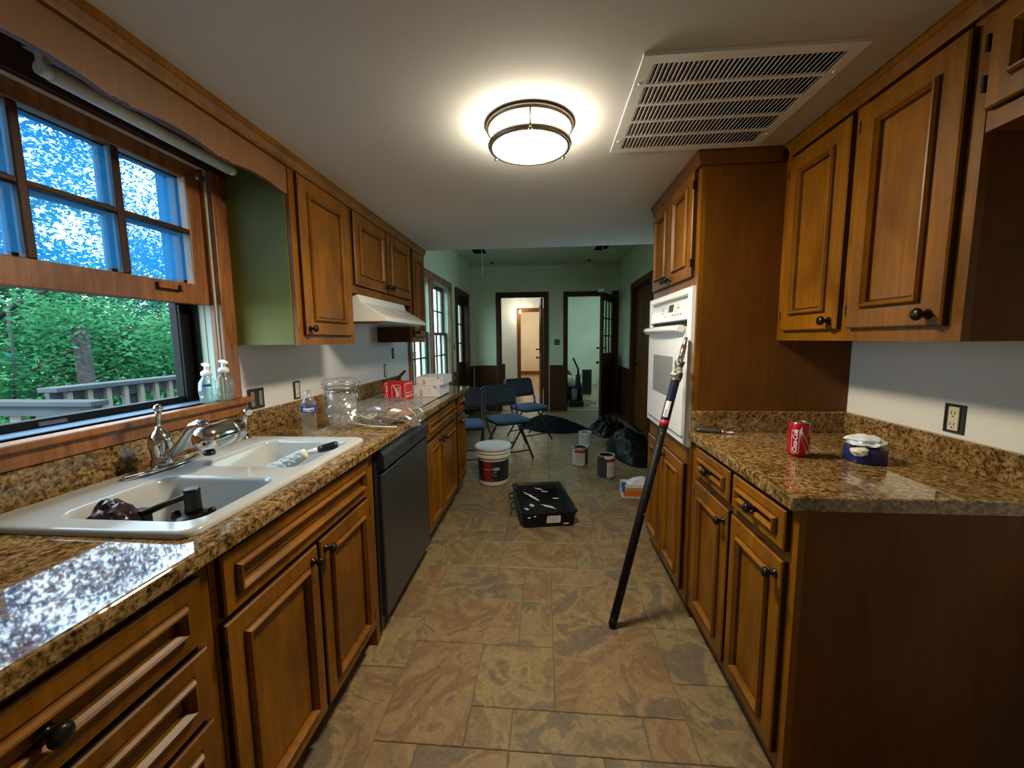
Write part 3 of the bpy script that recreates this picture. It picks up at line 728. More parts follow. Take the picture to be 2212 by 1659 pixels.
# base beyond the dishwasher
o = thing('base_cabinet', 'base cabinet past the dishwasher with drawers over three doors', 'cabinet', (-1.05, 2.9, 0))
carcass(o, -1.355, 2.318, .10, -.759, 3.50, .873, toe=(-1.3, 2.32, 0, -.815, 3.49, .10)); frame(o, FLb, 2.318, 3.50, .10, .873, rails=(.70,), stiles=(3.155,))
door_leaf(o, FLb, 2.335, .722, 3.12, .855, s=.036, name='drawer', drawer=True); door_leaf(o, FLb, 3.19, .722, 3.485, .855, (3.34, .79), s=.034, name='drawer', drawer=True)
door_leaf(o, FLb, 2.335, .118, 2.645, .695, (2.618, .66)); door_leaf(o, FLb, 2.665, .118, 3.12, .695, (2.70, .66)); door_leaf(o, FLb, 3.19, .118, 3.485, .695, (3.22, .66))
# dishwasher
o = thing('dishwasher', 'black and dark stainless dishwasher built in under the left counter', 'dishwasher', (-1.05, 1.96, 0))
MB().box(-1.30, 1.604, .10, -.765, 2.312, .868).box(-1.25, 1.62, 0, -.80, 2.30, .10).build('tub', M['dwblack'], o)
MB().box(-.765, 1.640, .082, -.716, 2.308, .752).build('door', M['dwsteel'], o, bevel=.006)
cp = MB().loops([[(-.765, y, .76), (-.725, y, .76), (-.700, y, .775), (-.703, y, .835), (-.725, y, .866), (-.765, y, .866)] for y in (1.640, 2.308)], 0, False).build('control_strip', M['dwblack'], o, bevel=.003)
MB().mbox(lambda a, b, c: (-.7022 + c, a, b), 1.70, .800, -.002, 1.715, .815, .0006).build('badge', M['steel'], cp)
MB().box(-.765, 1.604, .03, -.735, 1.637, .868).build('side_gasket', M['black'], o)
MB().box(-.80, 1.645, .012, -.765, 2.305, .078).build('kick_plate', M['black'], o)

# left counter with the sink cut-out, splash
w = holes(MB(), 'z', .8745, .914, (-1.359, -.700), (-.6, 3.615), [(-1.285, -.782, .778, 1.585)])
lc = tag(w.build('countertop', M['granite'], loc=(-1.03, 1.5, .8745), bevel=.007, segs=3), 'long brown granite counter on the left holding the sink', 'countertop')
MB().box(-1.359, -.6, .9145, -1.338, 3.60, 1.0165).build('backsplash', M['granite'], lc, bevel=.003)

# left upper cabinets
o = thing('wall_cabinet', 'single-door upper cabinet with a green side panel right of the sink window', 'cabinet', (-1.2, 1.92, 1.32))
carcass(o, -1.358, 1.664, 1.322, -1.0885, 2.176, 2.07); frame(o, FLu, 1.662, 2.176, 1.32, 2.07, w=.042)
MB().box(-1.358, 1.658, 1.322, -1.0885, 1.6635, 2.10).build('side_panel', M['green'], o)
door_leaf(o, FLu, 1.700, 1.364, 2.128, 2.05, (1.722, 1.392), s=.062)
o = thing('wall_cabinet', 'short two-door upper cabinet above the white range hood', 'cabinet', (-1.2, 2.66, 1.605))
carcass(o, -1.358, 2.179, 1.607, -1.0885, 3.157, 2.07); frame(o, FLu, 2.178, 3.158, 1.605, 2.07, stiles=(2.65,))
door_leaf(o, FLu, 2.196, 1.650, 2.642, 2.05, (2.612, 1.685), s=.06); door_leaf(o, FLu, 2.660, 1.650, 3.125, 2.05, (2.695, 1.685), s=.06)
o = thing('wall_cabinet', 'last narrow upper cabinet at the far end of the left run', 'cabinet', (-1.2, 3.36, 1.32))
carcass(o, -1.358, 3.161, 1.322, -1.0885, 3.505, 2.07, mat='cab'); frame(o, FLu, 3.160, 3.505, 1.32, 2.07)
MB().box(-1.357, 3.1585, 1.322, -1.0885, 3.1605, 1.60).build('side_panel', M['wains'], o)
door_leaf(o, FLu, 3.185, 1.364, 3.485, 2.05, (3.215, 1.40), s=.055)
# range hood
o = thing('range_hood', 'white range hood under the short upper cabinet', 'range hood', (-1.15, 2.63, 1.45))
prof = lambda y: [(-1.357, y, 1.603), (-1.072, y, 1.603), (-1.060, y, 1.560), (-.918, y, 1.475), (-.910, y, 1.468), (-.910, y, 1.447), (-1.357, y, 1.447)]
MB().loops([prof(2.25), prof(3.01)], 0, False).build('shell', M['white'], o, bevel=.003)
G = lambda a, b, c: (-1.060 + (.142 * b) + c * .51, a, 1.560 - .085 * b + c * .86)
MB().mbox(G, 2.70, .25, .001, 2.82, .45, .004).build('switch_plate', M['whitep'], o)
MB().box(-1.30, 2.29, 1.436, -.95, 2.97, 1.4465).build('filter', M['steel'], o)
# valance with scalloped lower edge over the window
ys = [.35 + i * (1.655 - .35) / 130 for i in range(131)]
def scal(y):
    k = ((1.655 - y) % .33) / .33
    return 1.940 + .020 * abs(math.sin(k * PI)) + (.006 if k < .06 or k > .94 else 0)
lo = [(y, scal(y)) for y in ys]
mb = MB(); mb.loops([[(-1.070, y, z) for y, z in lo] + [(-1.070, ys[-1], 2.10), (-1.070, ys[0], 2.10)], [(-1.088, y, z) for y, z in lo] + [(-1.088, ys[-1], 2.10), (-1.088, ys[0], 2.10)]], 0, False)
tag(mb.build('valance', M['valance']), 'wooden valance board with scalloped lower edge above the sink window', 'valance')
# crown strips against the ceiling
def crown(name, F, a0, a1, z0=2.055, mat='cab', ext=.0, lab=None):
    mb = MB(); P = [(0, 0), (.014, 0), (.016, .012), (.026, .030), (.030, .034), (.030, .0545), (0, .0545)]
    mb.loops([[F(a, z0 + b, c) for c, b in P] for a in (a0, a1)], 0, False)
    return mb
struct(crown('', lambda a, b, c: (-1.0685 + c, a, b), .35, 3.51).build('trim_10', M['cab']))
struct(crown('', lambda a, b, c: (1.0035 - c, a, b), .10, 1.79).build('trim_11', M['cab']))
P = [(0, 0), (.014, 0), (.016, .012), (.026, .030), (.030, .034), (.030, .0545), (0, .0545)]
mb = MB().loops([[(.6645 - c, 2.562, 2.055 + b) for c, b in P], [(.6645 - c, 1.8385 - c, 2.055 + b) for c, b in P], [(.972, 1.8385 - c, 2.055 + b) for c, b in P]], 0, False)
struct(mb.build('trim_12', M['cabdark']))

# oven tower on the right
o = thing('oven_cabinet', 'tall oven cabinet on the right from floor to ceiling', 'cabinet', (.99, 2.2, 0))
mb = MB(); mb.box(.685, 1.842, .10, 1.316, 2.558, .83).box(.685, 1.842, 1.566, 1.316, 2.558, 2.108).box(.72, 1.842, .83, 1.316, 1.87, 1.566).box(.72, 2.53, .83, 1.316, 2.558, 1.566).box(1.29, 1.87, .83, 1.316, 2.53, 1.566).box(.74, 1.85, 0, 1.3, 2.55, .10)
mb.build('carcass', M['cab'], o)
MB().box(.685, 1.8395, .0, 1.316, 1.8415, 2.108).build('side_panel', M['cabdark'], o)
mb = MB(); mb.mbox(FRt, 1.84, .07, -.0195, 1.885, 2.108, 0); mb.mbox(FRt, 2.515, .07, -.0195, 2.56, 2.108, 0)
for z0, z1 in ((.07, .13), (.74, .845), (1.555, 1.63), (2.06, 2.108)): mb.mbox(FRt, 1.885, z0, -.0195, 2.515, z1, 0)
mb.build('face_frame', M['cab'], o)
door_leaf(o, FRt, 1.888, 1.605, 2.198, 2.058, (2.172, 1.632), hinge=1.888, s=.055); door_leaf(o, FRt, 2.212, 1.605, 2.525, 2.058, (2.238, 1.632), hinge=2.525, s=.055)
door_leaf(o, FRt, 1.888, .112, 2.198, .742, (2.172, .705), s=.055); door_leaf(o, FRt, 2.212, .112, 2.525, .742, (2.238, .705), s=.055)
# white wall oven
o = thing('wall_oven', 'white built-in wall oven with grey window in the tall cabinet', 'oven', (.9, 2.19, .835))
MB().box(.70, 1.905, .86, 1.2, 2.50, 1.55).build('oven_box', M['black'], o)
FO = lambda a, b, c: (.664 - c, a, b)
mb = MB(); mb.ring(FO, 1.852, .832, 2.545, 1.562, [(0, 0), (0, .016), (.006, .024), (.030, .024), (.036, .012), (.036, .001)], fill=False, start=False)
mb.build('trim_frame', M['white'], o)
P = [(1.515, .004), (1.512, .014), (1.418, .026), (1.414, .004)]
cp = MB().loops([[FO(a, z, c) for z, c in P] for a in (1.888, 2.509)], 0, False).build('control_panel', M['white'], o, bevel=.002)
MB().mbox(FO, 1.888, 1.515, .004, 2.509, 1.526, .008).build('vent_slot', M['grey'], o)
K = lambda a, b, c: FO(a, 1.512 - .094 * b, .0142 + .012 * b + c)
MB().mbox(K, 2.105, .12, 0, 2.175, .50, .0012).build('display', M['black'], cp)
for a, b in ((2.28, .3), (2.28, .5), (2.06, .7), (2.02, .7), (1.98, .7), (2.10, .7), (2.21, .72), (2.24, .72), (2.03, .35), (2.40, .7)):
    MB().mbox(K, a - .010, b - .05, 0, a + .010, b + .05, .0008).build('button', M['grey'], cp)
MB().mbox(FO, 1.888, 1.388, .002, 2.509, 1.412, .006).build('gap', M['matteblack'], o)
od = MB().mbox(FO, 1.890, .872, .006, 2.507, 1.386, .034).build('door', M['white'], o, bevel=.005)
MB().mbox(FO, 2.035, 1.035, .034, 2.385, 1.240, .0352).build('window', M['grey'], od)
hp = [FO(a, 1.372 + .004, .050 + .010 * math.sin((a - 1.885) / .63 * PI)) for a in [1.885 + .63 * i / 12 for i in range(13)]]
mb = MB().tube(hp, .017, 10)
for a in (1.90, 2.497): mb.mbox(FO, a - .012, 1.355, .034, a + .012, 1.390, .052)
mb.build('handle', M['white'], od)
MB().mbox(FO, 1.895, .848, .004, 2.503, .868, .018).build('lower_vent', M['grey'], o)

# right base cabinet and counter
o = thing('base_cabinet', 'right base cabinet with two drawers over two doors under the granite peninsula', 'cabinet', (.98, 1.45, 0))
carcass(o, .694, 1.090, .10, 1.316, 1.835, .873, toe=(.75, 1.090, 0, 1.31, 1.83, .10)); frame(o, FRb, 1.072, 1.836, .07, .873, rails=(.727,), stiles=(1.425,))
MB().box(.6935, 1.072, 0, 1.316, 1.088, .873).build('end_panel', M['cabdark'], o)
for a0, a1 in ((1.104, 1.412), (1.436, 1.758)):
    door_leaf(o, FRb, a0, .742, a1, .858, ((a0 + a1) / 2, .80), s=.034, name='drawer', drawer=True)
    door_leaf(o, FRb, a0, .118, a1, .712, (a0 + .028, .662), hinge=a1, s=.055)
rc = tag(MB().box(.647, 1.064, .8745, 1.3165, 1.837, .914).build('countertop', M['granite'], bevel=.006, segs=3), 'short brown granite counter on the right carrying the red can', 'countertop')
MB().box(.66, 1.817, .9145, 1.2965, 1.838, 1.0055).box(1.2968, 1.064, .9145, 1.3165, 1.838, 1.0055).build('backsplash', M['granite'], rc, bevel=.002)
# right upper cabinets
o = thing('wall_cabinet', 'two-door upper cabinet on the right beside the tall oven cabinet', 'cabinet', (1.16, 1.45, 1.32))
carcass(o, 1.0235, 1.064, 1.322, 1.316, 1.836, 2.108); frame(o, FRu, 1.060, 1.836, 1.318, 2.108, stiles=(1.437,), w=.045)
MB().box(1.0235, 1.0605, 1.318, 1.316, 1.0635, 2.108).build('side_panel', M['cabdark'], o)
door_leaf(o, FRu, 1.094, 1.358, 1.416, 2.042, (1.128, 1.388), hinge=1.416, s=.062); door_leaf(o, FRu, 1.458, 1.358, 1.785, 2.042, (1.492, 1.388), hinge=1.785, s=.062)
o = thing('wall_cabinet', 'short upper cabinet over the empty refrigerator space at the right edge', 'cabinet', (1.16, .6, 1.80))
carcass(o, 1.0235, .15, 1.795, 1.316, 1.057, 2.108); frame(o, FRu, .15, 1.057, 1.793, 2.108, stiles=(.6,))
door_leaf(o, FRu, .618, 1.836, 1.048, 2.042, (.65, 1.862), hinge=1.054, s=.048); door_leaf(o, FRu, .17, 1.836, .602, 2.042, (.57, 1.862), s=.048)

# sink
def rr(x0, y0, x1, y1, r, z, n=6):
    l = []
    for cx, cy, a in ((x1 - r, y1 - r, 0), (x0 + r, y1 - r, PI / 2), (x0 + r, y0 + r, PI), (x1 - r, y0 + r, 1.5 * PI)):
        for i in range(n + 1): l.append((cx + r * math.cos(a + PI / 2 * i / n), cy + r * math.sin(a + PI / 2 * i / n), z))
    return l
sx0, sy0, sx1, sy1 = -1.318, .752, -.762, 1.606
bas = [(-1.158, .808, -.802, 1.098), (-1.158, 1.198, -.802, 1.548)]
bm = bmesh.new(); zt = .929
def vl(l): return [bm.verts.new(p) for p in l]
def strip(A, B):
    n = len(A)
    for i in range(n):
        f = bm.faces.new((A[i], A[(i + 1) % n], B[(i + 1) % n], B[i])); f.smooth = True
out = [vl(rr(sx0, sy0, sx1, sy1, .035, .9145)), vl(rr(sx0, sy0, sx1, sy1, .035, .922)), vl(rr(sx0 + .003, sy0 + .003, sx1 - .003, sy1 - .003, .034, .927)), vl(rr(sx0 + .010, sy0 + .010, sx1 - .010, sy1 - .010, .030, zt))]
for A, B in zip(out, out[1:]): strip(A, B)
edges = [bm.edges.get((out[-1][i], out[-1][(i + 1) % len(out[-1])])) for i in range(len(out[-1]))]
for x0, y0, x1, y1 in bas:
    L = [vl(rr(x0 - .006, y0 - .006, x1 + .006, y1 + .006, .05, zt)), vl(rr(x0, y0, x1, y1, .046, zt - .004)), vl(rr(x0 + .005, y0 + .005, x1 - .005, y1 - .005, .044, zt - .014)), vl(rr(x0 + .014, y0 + .014, x1 - .014, y1 - .014, .045, .80)), vl(rr(x0 + .028, y0 + .028, x1 - .028, y1 - .028, .05, .772)), vl(rr(x0 + .06, y0 + .06, x1 - .06, y1 - .06, .05, .764))]
    for A, B in zip(L, L[1:]): strip(A, B)
    bm.faces.new(L[-1])
    edges += [bm.edges.get((L[0][i], L[0][(i + 1) % len(L[0])])) for i in range(len(L[0]))]
bmesh.ops.triangle_fill(bm, use_beauty=True, edges=edges)
bmesh.ops.recalc_face_normals(bm, faces=bm.faces)
me = bpy.data.meshes.new('bowl'); org = Vector((-1.04, 1.18, .9145))
for v in bm.verts: v.co -= org
bm.to_mesh(me); bm.free(); me.materials.append(M['porc'])
sk = thing('kitchen_sink', 'white double-bowl drop-in sink in the left granite counter', 'sink', org)
so = bpy.data.objects.new('basin', me); COL.objects.link(so); so.parent = sk; WL[so] = org
for (x0, y0, x1, y1) in bas:
    MB().lathe([(.001, .004), (.030, .004), (.042, .006), (.045, .001)], ((x0 + x1) / 2, (y0 + y1) / 2, .7635), 20).build('drain', M['steel'], sk)
# ------------------------------------------------------------------ faucet, sprayer, tools in the sink
ZD = .9292
o = thing('kitchen_faucet', 'chrome single-handle faucet with a water filter on its spout behind the sink', 'faucet', (-1.245, 1.17, ZD))
mb = MB(); mb.loops([[(-1.245 + .032 * k * math.cos(a), 1.17 + .130 * (1 - (1 - k) * .25) * math.sin(a), z) for a in [2 * PI * i / 32 for i in range(32)]] for k, z in ((1, ZD + .0003), (1, ZD + .006), (.9, ZD + .011), (.6, ZD + .013))])
mb.build('deck_plate', M['chrome'], o)
MB().lathe([(.032, .012), (.030, .022), (.026, .030), (.027, .055), (.0315, .075), (.0325, .092), (.028, .110), (.018, .122), (.011, .130), (.009, .138)], (-1.245, 1.165, ZD), 22).build('body', M['chrome'], o)
mb = MB().tube([(-1.245, 1.165, 1.058), (-1.244, 1.164, 1.08), (-1.238, 1.162, 1.105), (-1.236, 1.161, 1.125)], [.008, .006, .007, .010], 12)
mb.lathe([(.002, -.013), (.010, -.009), (.0135, 0), (.010, .009), (.002, .013)], (-1.236, 1.161, 1.128), 14)
mb.build('lever', M['chrome'], o)
MB().tube([(-1.225, 1.165, .968), (-1.20, 1.163, .980), (-1.165, 1.160, 1.015), (-1.13, 1.155, 1.055), (-1.112, 1.152, 1.072), (-1.09, 1.150, 1.078), (-1.07, 1.150, 1.076), (-1.062, 1.150, 1.068)], [.016, .0155, .015, .015, .0155, .017, .016, .014], 14).build('spout', M['chrome'], o)
X0_, Z0_ = -1.065, 1.036
PF = lambda x, y, z: (X0_ + x, 1.118 + z, Z0_ + y)
fl = MB().lathe([(.010, -.004), (.024, -.001), (.034, .007), (.0395, .020), (.041, .034), (.041, .145), (.036, .158), (.030, .163), (.010, .165)], n=28, F=PF).build('water_filter', M['chrome'], o)
MB().lathe([(.0415, .108), (.0425, .110), (.0425, .118), (.0415, .120)], n=28, F=PF, cap0=False, cap1=False).build('collar', M['nickel'], fl)
MB().lathe([(.015, -.018), (.017, -.012), (.014, -.004)], n=16, F=lambda x, y, z: (X0_ + x, 1.118 + .034 + y, Z0_ - .038 + z)).build('outlet', M['black'], fl)
o = thing('side_sprayer', 'small chrome side sprayer with curved head at the far back corner of the sink', 'sprayer', (-1.262, 1.545, ZD))
MB().lathe([(.024, .0003), (.024, .006), (.017, .012), (.015, .020)], (-1.262, 1.545, ZD), 18).build('base', M['chrome'], o)
MB().tube([(-1.262, 1.545, ZD + .018), (-1.262, 1.546, ZD + .05), (-1.258, 1.545, ZD + .085), (-1.248, 1.540, ZD + .108), (-1.232, 1.532, ZD + .120), (-1.218, 1.526, ZD + .117)], [.012, .0135, .0165, .0175, .017, .013], 14).build('head', M['chrome'], o)
o = thing('bronze_faucet', 'old dark bronze faucet with long spout standing in the near sink bowl', 'faucet', (-.905, .915, .7645))
MB().lathe([(.013, .0008), (.013, .112), (.016, .115)], (-.905, .915, .7645), 14).build('shank', M['bronze'], o)
mb = MB().lathe([(.022, .112), (.046, .116), (.047, .124), (.034, .131), (.020, .137)], (-.905, .915, .7645), 22)
for a in (.3, .3 + PI): mb.lathe([(.010, .122), (.012, .128), (.008, .142), (.003, .145)], (-.905 + .040 * math.cos(a), .915 + .040 * math.sin(a), .7645), 10)
mb.build('escutcheon', M['bronze'], o)
MB().lathe([(.020, .137), (.0185, .150), (.0175, .190), (.0185, .196), (.016, .199)], (-.905, .915, .7645), 18).build('body', M['bronze'], o)
MB().tube([(-.915, .915, .945), (-.98, .915, .920), (-1.045, .915, .893)], [.008, .008, .009], 10).box(-1.068, .902, .850, -1.036, .928, .904).build('spout', M['bronze'], o, bevel=.002)
def crumple(name, c, r, mats, parent=None, n=3, amp=.35, freq=3.0, seed=0, flat_z=None, loc=None, sm=False):
    bm = bmesh.new(); bmesh.ops.create_icosphere(bm, subdivisions=n, radius=1)
    off = Vector((seed * 7.3, seed * 3.1, seed * 1.7))
    for v in bm.verts:
        d = v.co.normalized(); k = 1 + amp * (noise.noise(d * freq * .6 + off) * 1.2 + (.5 - abs(noise.noise(d * freq * 1.7 + off))) * .9 + .35 * noise.noise(d * freq * 4 + off))
        v.co = Vector((d.x * r[0] * k, d.y * r[1] * k, d.z * r[2] * k))
    zs = min(v.co.z for v in bm.verts)
    if flat_z is not None:
        for v in bm.verts:
            if v.co.z < -flat_z: v.co.z = -flat_z
        zs = -flat_z
    mb = MB(); mb.add([(v.co.x + c[0], v.co.y + c[1], v.co.z - zs + c[2]) for v in bm.verts], [[w.index for w in f.verts] for f in bm.faces] if not bm.verts.index_update() else [], 0, sm)
    bm.free()
    return mb.build(name, mats, parent) if parent is not None else mb.build(name, mats, loc=loc or c)
tag(crumple('crumpled_pouch', (-1.085, .872, .766), (.052, .05, .075), M['maroon'], n=4, amp=.30, freq=1.3, seed=4), 'crumpled dark maroon plastic pouch lying in the near sink bowl', 'pouch')
# paint roller cover leaning in the far bowl
o = thing('paint_roller', 'fluffy pale blue paint roller leaning in the far sink bowl', 'paint roller', (-1.05, 1.40, .80))
p0, p1 = Vector((-1.118, 1.375, .812)), Vector((-.948, 1.452, .893)); ax = (p1 - p0).normalized()
mb = MB(); N = 22; ls = []
uu = ax.cross(Vector((0, 0, 1))).normalized(); vv = ax.cross(uu)
for i in range(N + 1):
    p = p0.lerp(p1, i / N); e = 1 if 0 < i < N else .8
    ls.append([p + (uu * math.cos(2 * PI * j / 24) + vv * math.sin(2 * PI * j / 24)) * (.0235 * e + .007 * noise.noise(Vector((i * 1.7, j * 1.3, 3)))) for j in range(24)])
mb.loops(ls, 0, False); mb.build('nap', M['fuzz'], o)
MB().tube([p1 - ax * .006, p1 + ax * .010, p1 + ax * .016], [.0215, .021, .012], 18).build('end_cap', M['paper'], o)
q = p1 + ax * .014; h1 = Vector((-.862, 1.487, .916))
MB().tube([q, q.lerp(h1, .25), q.lerp(h1, .6)], [.009, .010, .012], 12).build('neck', M['whitep'], o)
MB().tube([q.lerp(h1, .55), q.lerp(h1, .8), h1 + (h1 - q) * .30, h1 + (h1 - q) * .42], [.0135, .015, .0155, .012], 12).build('grip', M['black'], o)

# ------------------------------------------------------------------ window sill bottles
def pump_bottle(x, y, z, label, s=1.0, lab=True, rot=0):
    o = thing('soap_bottle', label, 'soap bottle', (x, y, z), 'soap bottles on the window stool')
    ls = []
    for r, h in ((.026, .0004), (.031, .006), (.034, .03), (.036, .06), (.033, .085), (.022, .102), (.0155, .110), (.0155, .116)):
        ls.append([(x + r * s * .8 * math.cos(a), y + r * s * math.sin(a), z + h * s) for a in [2 * PI * i / 24 for i in range(24)]])
    MB().loops(ls).build('bottle', M['soap'], o)
    ls = [[(x + r * s * .76 * math.cos(a), y + r * s * .95 * math.sin(a), z + h * s) for a in [2 * PI * i / 20 for i in range(20)]] for r, h in ((.024, .003), (.031, .02), (.033, .034))]
    MB().loops(ls).build('liquid', M['soap'], o)
    MB().lathe([(.019 * s, .112 * s), (.019 * s, .126 * s), (.013 * s, .132 * s), (.007 * s, .135 * s), (.006 * s, .150 * s)], (x, y, z), 16).build('collar', M['whitep'], o)
    MB().tube([(x - .014 * s, y, z + .157 * s), (x, y, z + .156 * s), (x + .022 * s, y - .008, z + .153 * s), (x + .028 * s, y - .010, z + .147 * s)], [.006, .009, .006, .004], 8).lathe([(.0055, .148 * s), (.0055, .156 * s)], (x, y, z), 8).build('pump_head', M['whitep'], o)
    if lab:
        f = lambda a, h, e=.0008: (x + (.0355 * s * .8 + e) * math.cos(a), y + (.0355 * s + e) * math.sin(a), z + h)
        A = [-1.25 + .9 * i / 8 for i in range(9)]
        MB().loops([[f(a, .070) for a in A], [f(a, .079) for a in A]], 0, True, False, False, closed=False).build('label', M['blue'], o)
        MB().loops([[f(a, .036) for a in A], [f(a, .064) for a in A]], 0, True, False, False, closed=False).build('label', M['bagclear'], o)
    return o
pump_bottle(-1.365, 1.497, 1.0905, 'pump soap bottle with blue label band on the sill, in front of the other bottle')
pump_bottle(-1.372, 1.568 - .012, 1.0905, 'slightly taller pump soap bottle squeezed against the right window jamb', 1.05, False) if False else pump_bottle(-1.345, 1.562, 1.0905, 'slightly taller pump soap bottle without label beside the right window jamb', 1.06, False)

# fluorescent strip behind the valance
o = thing('tube_light', 'unlit pale fluorescent tube light behind the scalloped valance', 'tube light', (-1.19, 1.2, 1.98))
MB().tube([(-1.19, .945, 1.985), (-1.19, 1.49, 1.985)], .019, 14).build('tube', M['tubew'], o)
for y0, y1 in ((.92, .945), (1.49, 1.515)): MB().tube([(-1.19, y0 + .002, 1.985), (-1.19, y1 - .002, 1.985)], .017, 12).box(-1.20, y0 + .004, 1.99, -1.18, y1 - .004, 2.03).build('holder', M['tubew'], o)
MB().box(-1.225, .92, 2.03, -1.155, 1.52, 2.109).build('fixture_body', M['casing'], o)

# ------------------------------------------------------------------ counter top things on the left
o = thing('cooktop', 'white glass cooktop in the left counter beneath the range hood', 'cooktop', (-1.03, 2.72, .9142))
MB().box(-1.275, 2.27, .9144, -.782, 3.165, .9205).build('glass_top', flat('cooktop_glass', (.46, .45, .44), .05, spec=.8), o, bevel=.002)
MB().box(-1.28, 2.265, .9142, -.777, 3.17, .9165).build('rim', M['black'], o)
for x, y, r in ((-1.14, 2.50, .09), (-.92, 2.48, .075), (-1.14, 2.95, .075), (-.92, 2.95, .10)):
    MB().lathe([(r, .0065), (r, .0067), (r - .004, .0067), (r - .004, .0065)], (x, y, .9142), 32, cap0=False, cap1=False).build('burner_ring', M['print'], o)
# glass storage jar
o = thing('glass_jar', 'big clear glass jar with wire bail and glass lid on the left counter', 'jar', (-1.0, 1.868, .9145))
c = (-1.0, 1.868, .9147)
MB().lathe([(.001, .004), (.066, .004), (.072, 0), (.079, .006), (.085, .02), (.087, .05), (.087, .165), (.083, .178), (.076, .186), (.078, .19), (.078, .200)], c, 40, cap1=False, cap0=False).build('body', M['thin'], o)
MB().lathe([(.0745, .188), (.0755, .192), (.078, .195)], c, 40, cap0=False, cap1=False).build('seal', flat('seal_grey', (.16, .16, .15), .5), o)
lid = MB().lathe([(.082, .203), (.087, .207), (.087, .224), (.083, .232), (.060, .241), (.02, .244), (.001, .244)], c, 40, cap0=False, cap1=False).build('lid', M['thin'], o)
mb = MB()
for z in (.197, .215): mb.tube([(c[0] + .0885 * math.cos(a), c[1] + .0885 * math.sin(a), c[2] + z) for a in [2 * PI * i / 40 for i in range(41)]], .0018, 6)
for a in (2.6, 2.9): mb.tube([(c[0] + .090 * math.cos(a), c[1] + .090 * math.sin(a), c[2] + .215), (c[0] + .100 * math.cos(a), c[1] + .100 * math.sin(a), c[2] + .19), (c[0] + .098 * math.cos(a), c[1] + .098 * math.sin(a), c[2] + .150), (c[0] + .091 * math.cos(a), c[1] + .091 * math.sin(a), c[2] + .14)], .0022, 6)
for a in (-.3,): mb.tube([(c[0] + .090 * math.cos(a), c[1] + .090 * math.sin(a), c[2] + .222), (c[0] + .098 * math.cos(a), c[1] + .098 * math.sin(a), c[2] + .205), (c[0] + .092 * math.cos(a), c[1] + .092 * math.sin(a), c[2] + .19)], .0022, 6)
mb.build('wire_bail', M['steel'], o)
def film_wad(name, parent, c, r, z, seed, mt, rings=12, seg=30, amp=.2):
    ls = []
    for i in range(rings + 1):
        t = i / rings; l = []
        for j in range(seg):
            a = 2 * PI * j / seg; k = 1 + amp * noise.noise(Vector((math.cos(a) * 2.2 + seed, math.sin(a) * 2.2, t * 6))) - amp * .5 + amp * (.3 - abs(noise.noise(Vector((math.cos(a) * 4, math.sin(a) * 4 + seed, t * 14)))))
            l.append((c[0] + r * k * math.cos(a), c[1] + r * k * math.sin(a), c[2] + z * t + .012 * noise.noise(Vector((math.cos(a) * 3, math.sin(a) * 3, t * 9 + seed)))))
        ls.append(l)
    return MB().loops(ls, 0, False, False, False).build(name, mt, parent)
film_wad('plastic_wrap', o, (c[0], c[1], c[2] + .018), .074, .145, 2, M['wrap'], amp=.34); film_wad('plastic_wrap', o, (c[0], c[1], c[2] + .02), .055, .12, 9, M['wrap'], amp=.5)
# water bottle
o = thing('water_bottle', 'small clear water bottle with blue label beside the glass jar', 'water bottle', (-1.058, 1.682, .9145))
c = (-1.058, 1.682, .9147)
pr_ = [(.001, .006), (.018, .005), (.026, 0), (.0305, .006)]
for i in range(9): pr_ += [(.0315, .012 + i * .010), (.0298, .017 + i * .010)]
pr_ += [(.0315, .105), (.0315, .138), (.030, .142), (.0315, .147), (.029, .158), (.021, .172), (.0135, .182), (.012, .186), (.012, .188)]
MB().lathe(pr_, c, 28, cap0=False, cap1=False).build('bottle', M['bottle'], o)
MB().lathe([(.0155, .187), (.0145, .188), (.0145, .2), (.013, .202)], c, 18).build('cap', M['bagclear'], o)
lb = MB().lathe([(.0318, .107), (.0320, .108), (.0320, .136), (.0318, .137)], c, 28, cap0=False, cap1=False).build('label', M['blue'], o)
cyl = lambda C, R, a0, z0: (lambda x, y: (C[0] + R * math.cos(a0 + x / R), C[1] + R * math.sin(a0 + x / R), C[2] + z0 + y))
text('lettering', 'niagara', cyl(c, .0324, -1.02, .125), M['whiteink'], lb, .017, bold=.0006)
f = cyl(c, .0323, -1.02, .113)
MB().loops([[f(-.024 + .006 * i, -.0006 + .002 * math.sin(i)) for i in range(9)], [f(-.024 + .006 * i, .0012 + .002 * math.sin(i)) for i in range(9)]], 0, False, False, False, closed=False).build('swash', M['whiteink'], lb)
# loose clear bag with paper, cord and a brown wad in it
o = thing('plastic_bag', 'crumpled clear plastic bag with paper and cord, hanging over the counter edge', 'bag', (-.82, 2.05, .9215))
bm = bmesh.new(); bmesh.ops.create_icosphere(bm, subdivisions=4, radius=1)
vs = []
for v in bm.verts:
    d = v.co.normalized(); k = 1 + .30 * noise.noise(d * 1.6 + Vector((3, 1, 7))) + .22 * (.4 - abs(noise.noise(d * 4.2 + Vector((1, 5, 2))))) + .10 * noise.noise(d * 10)
    p = Vector((d.x * .165 * k, d.y * .25 * k, d.z * .060 * k)); p = Vector((p.x * .95 - p.y * .20, p.y * .95 + p.x * .1, p.z + .036))
    w = Vector((-.822 + p.x, 2.065 + p.y, .9225 + p.z))
    if w.x < -.705: w.z = max(w.z, .9225 + .002 * d.x)
    else: w.z -= (w.x + .705) * .55
    vs.append(w)
bm.verts.index_update(); MB().add(vs, [[w.index for w in f.verts] for f in bm.faces], 0, False).build('film', M['film'], o); bm.free()
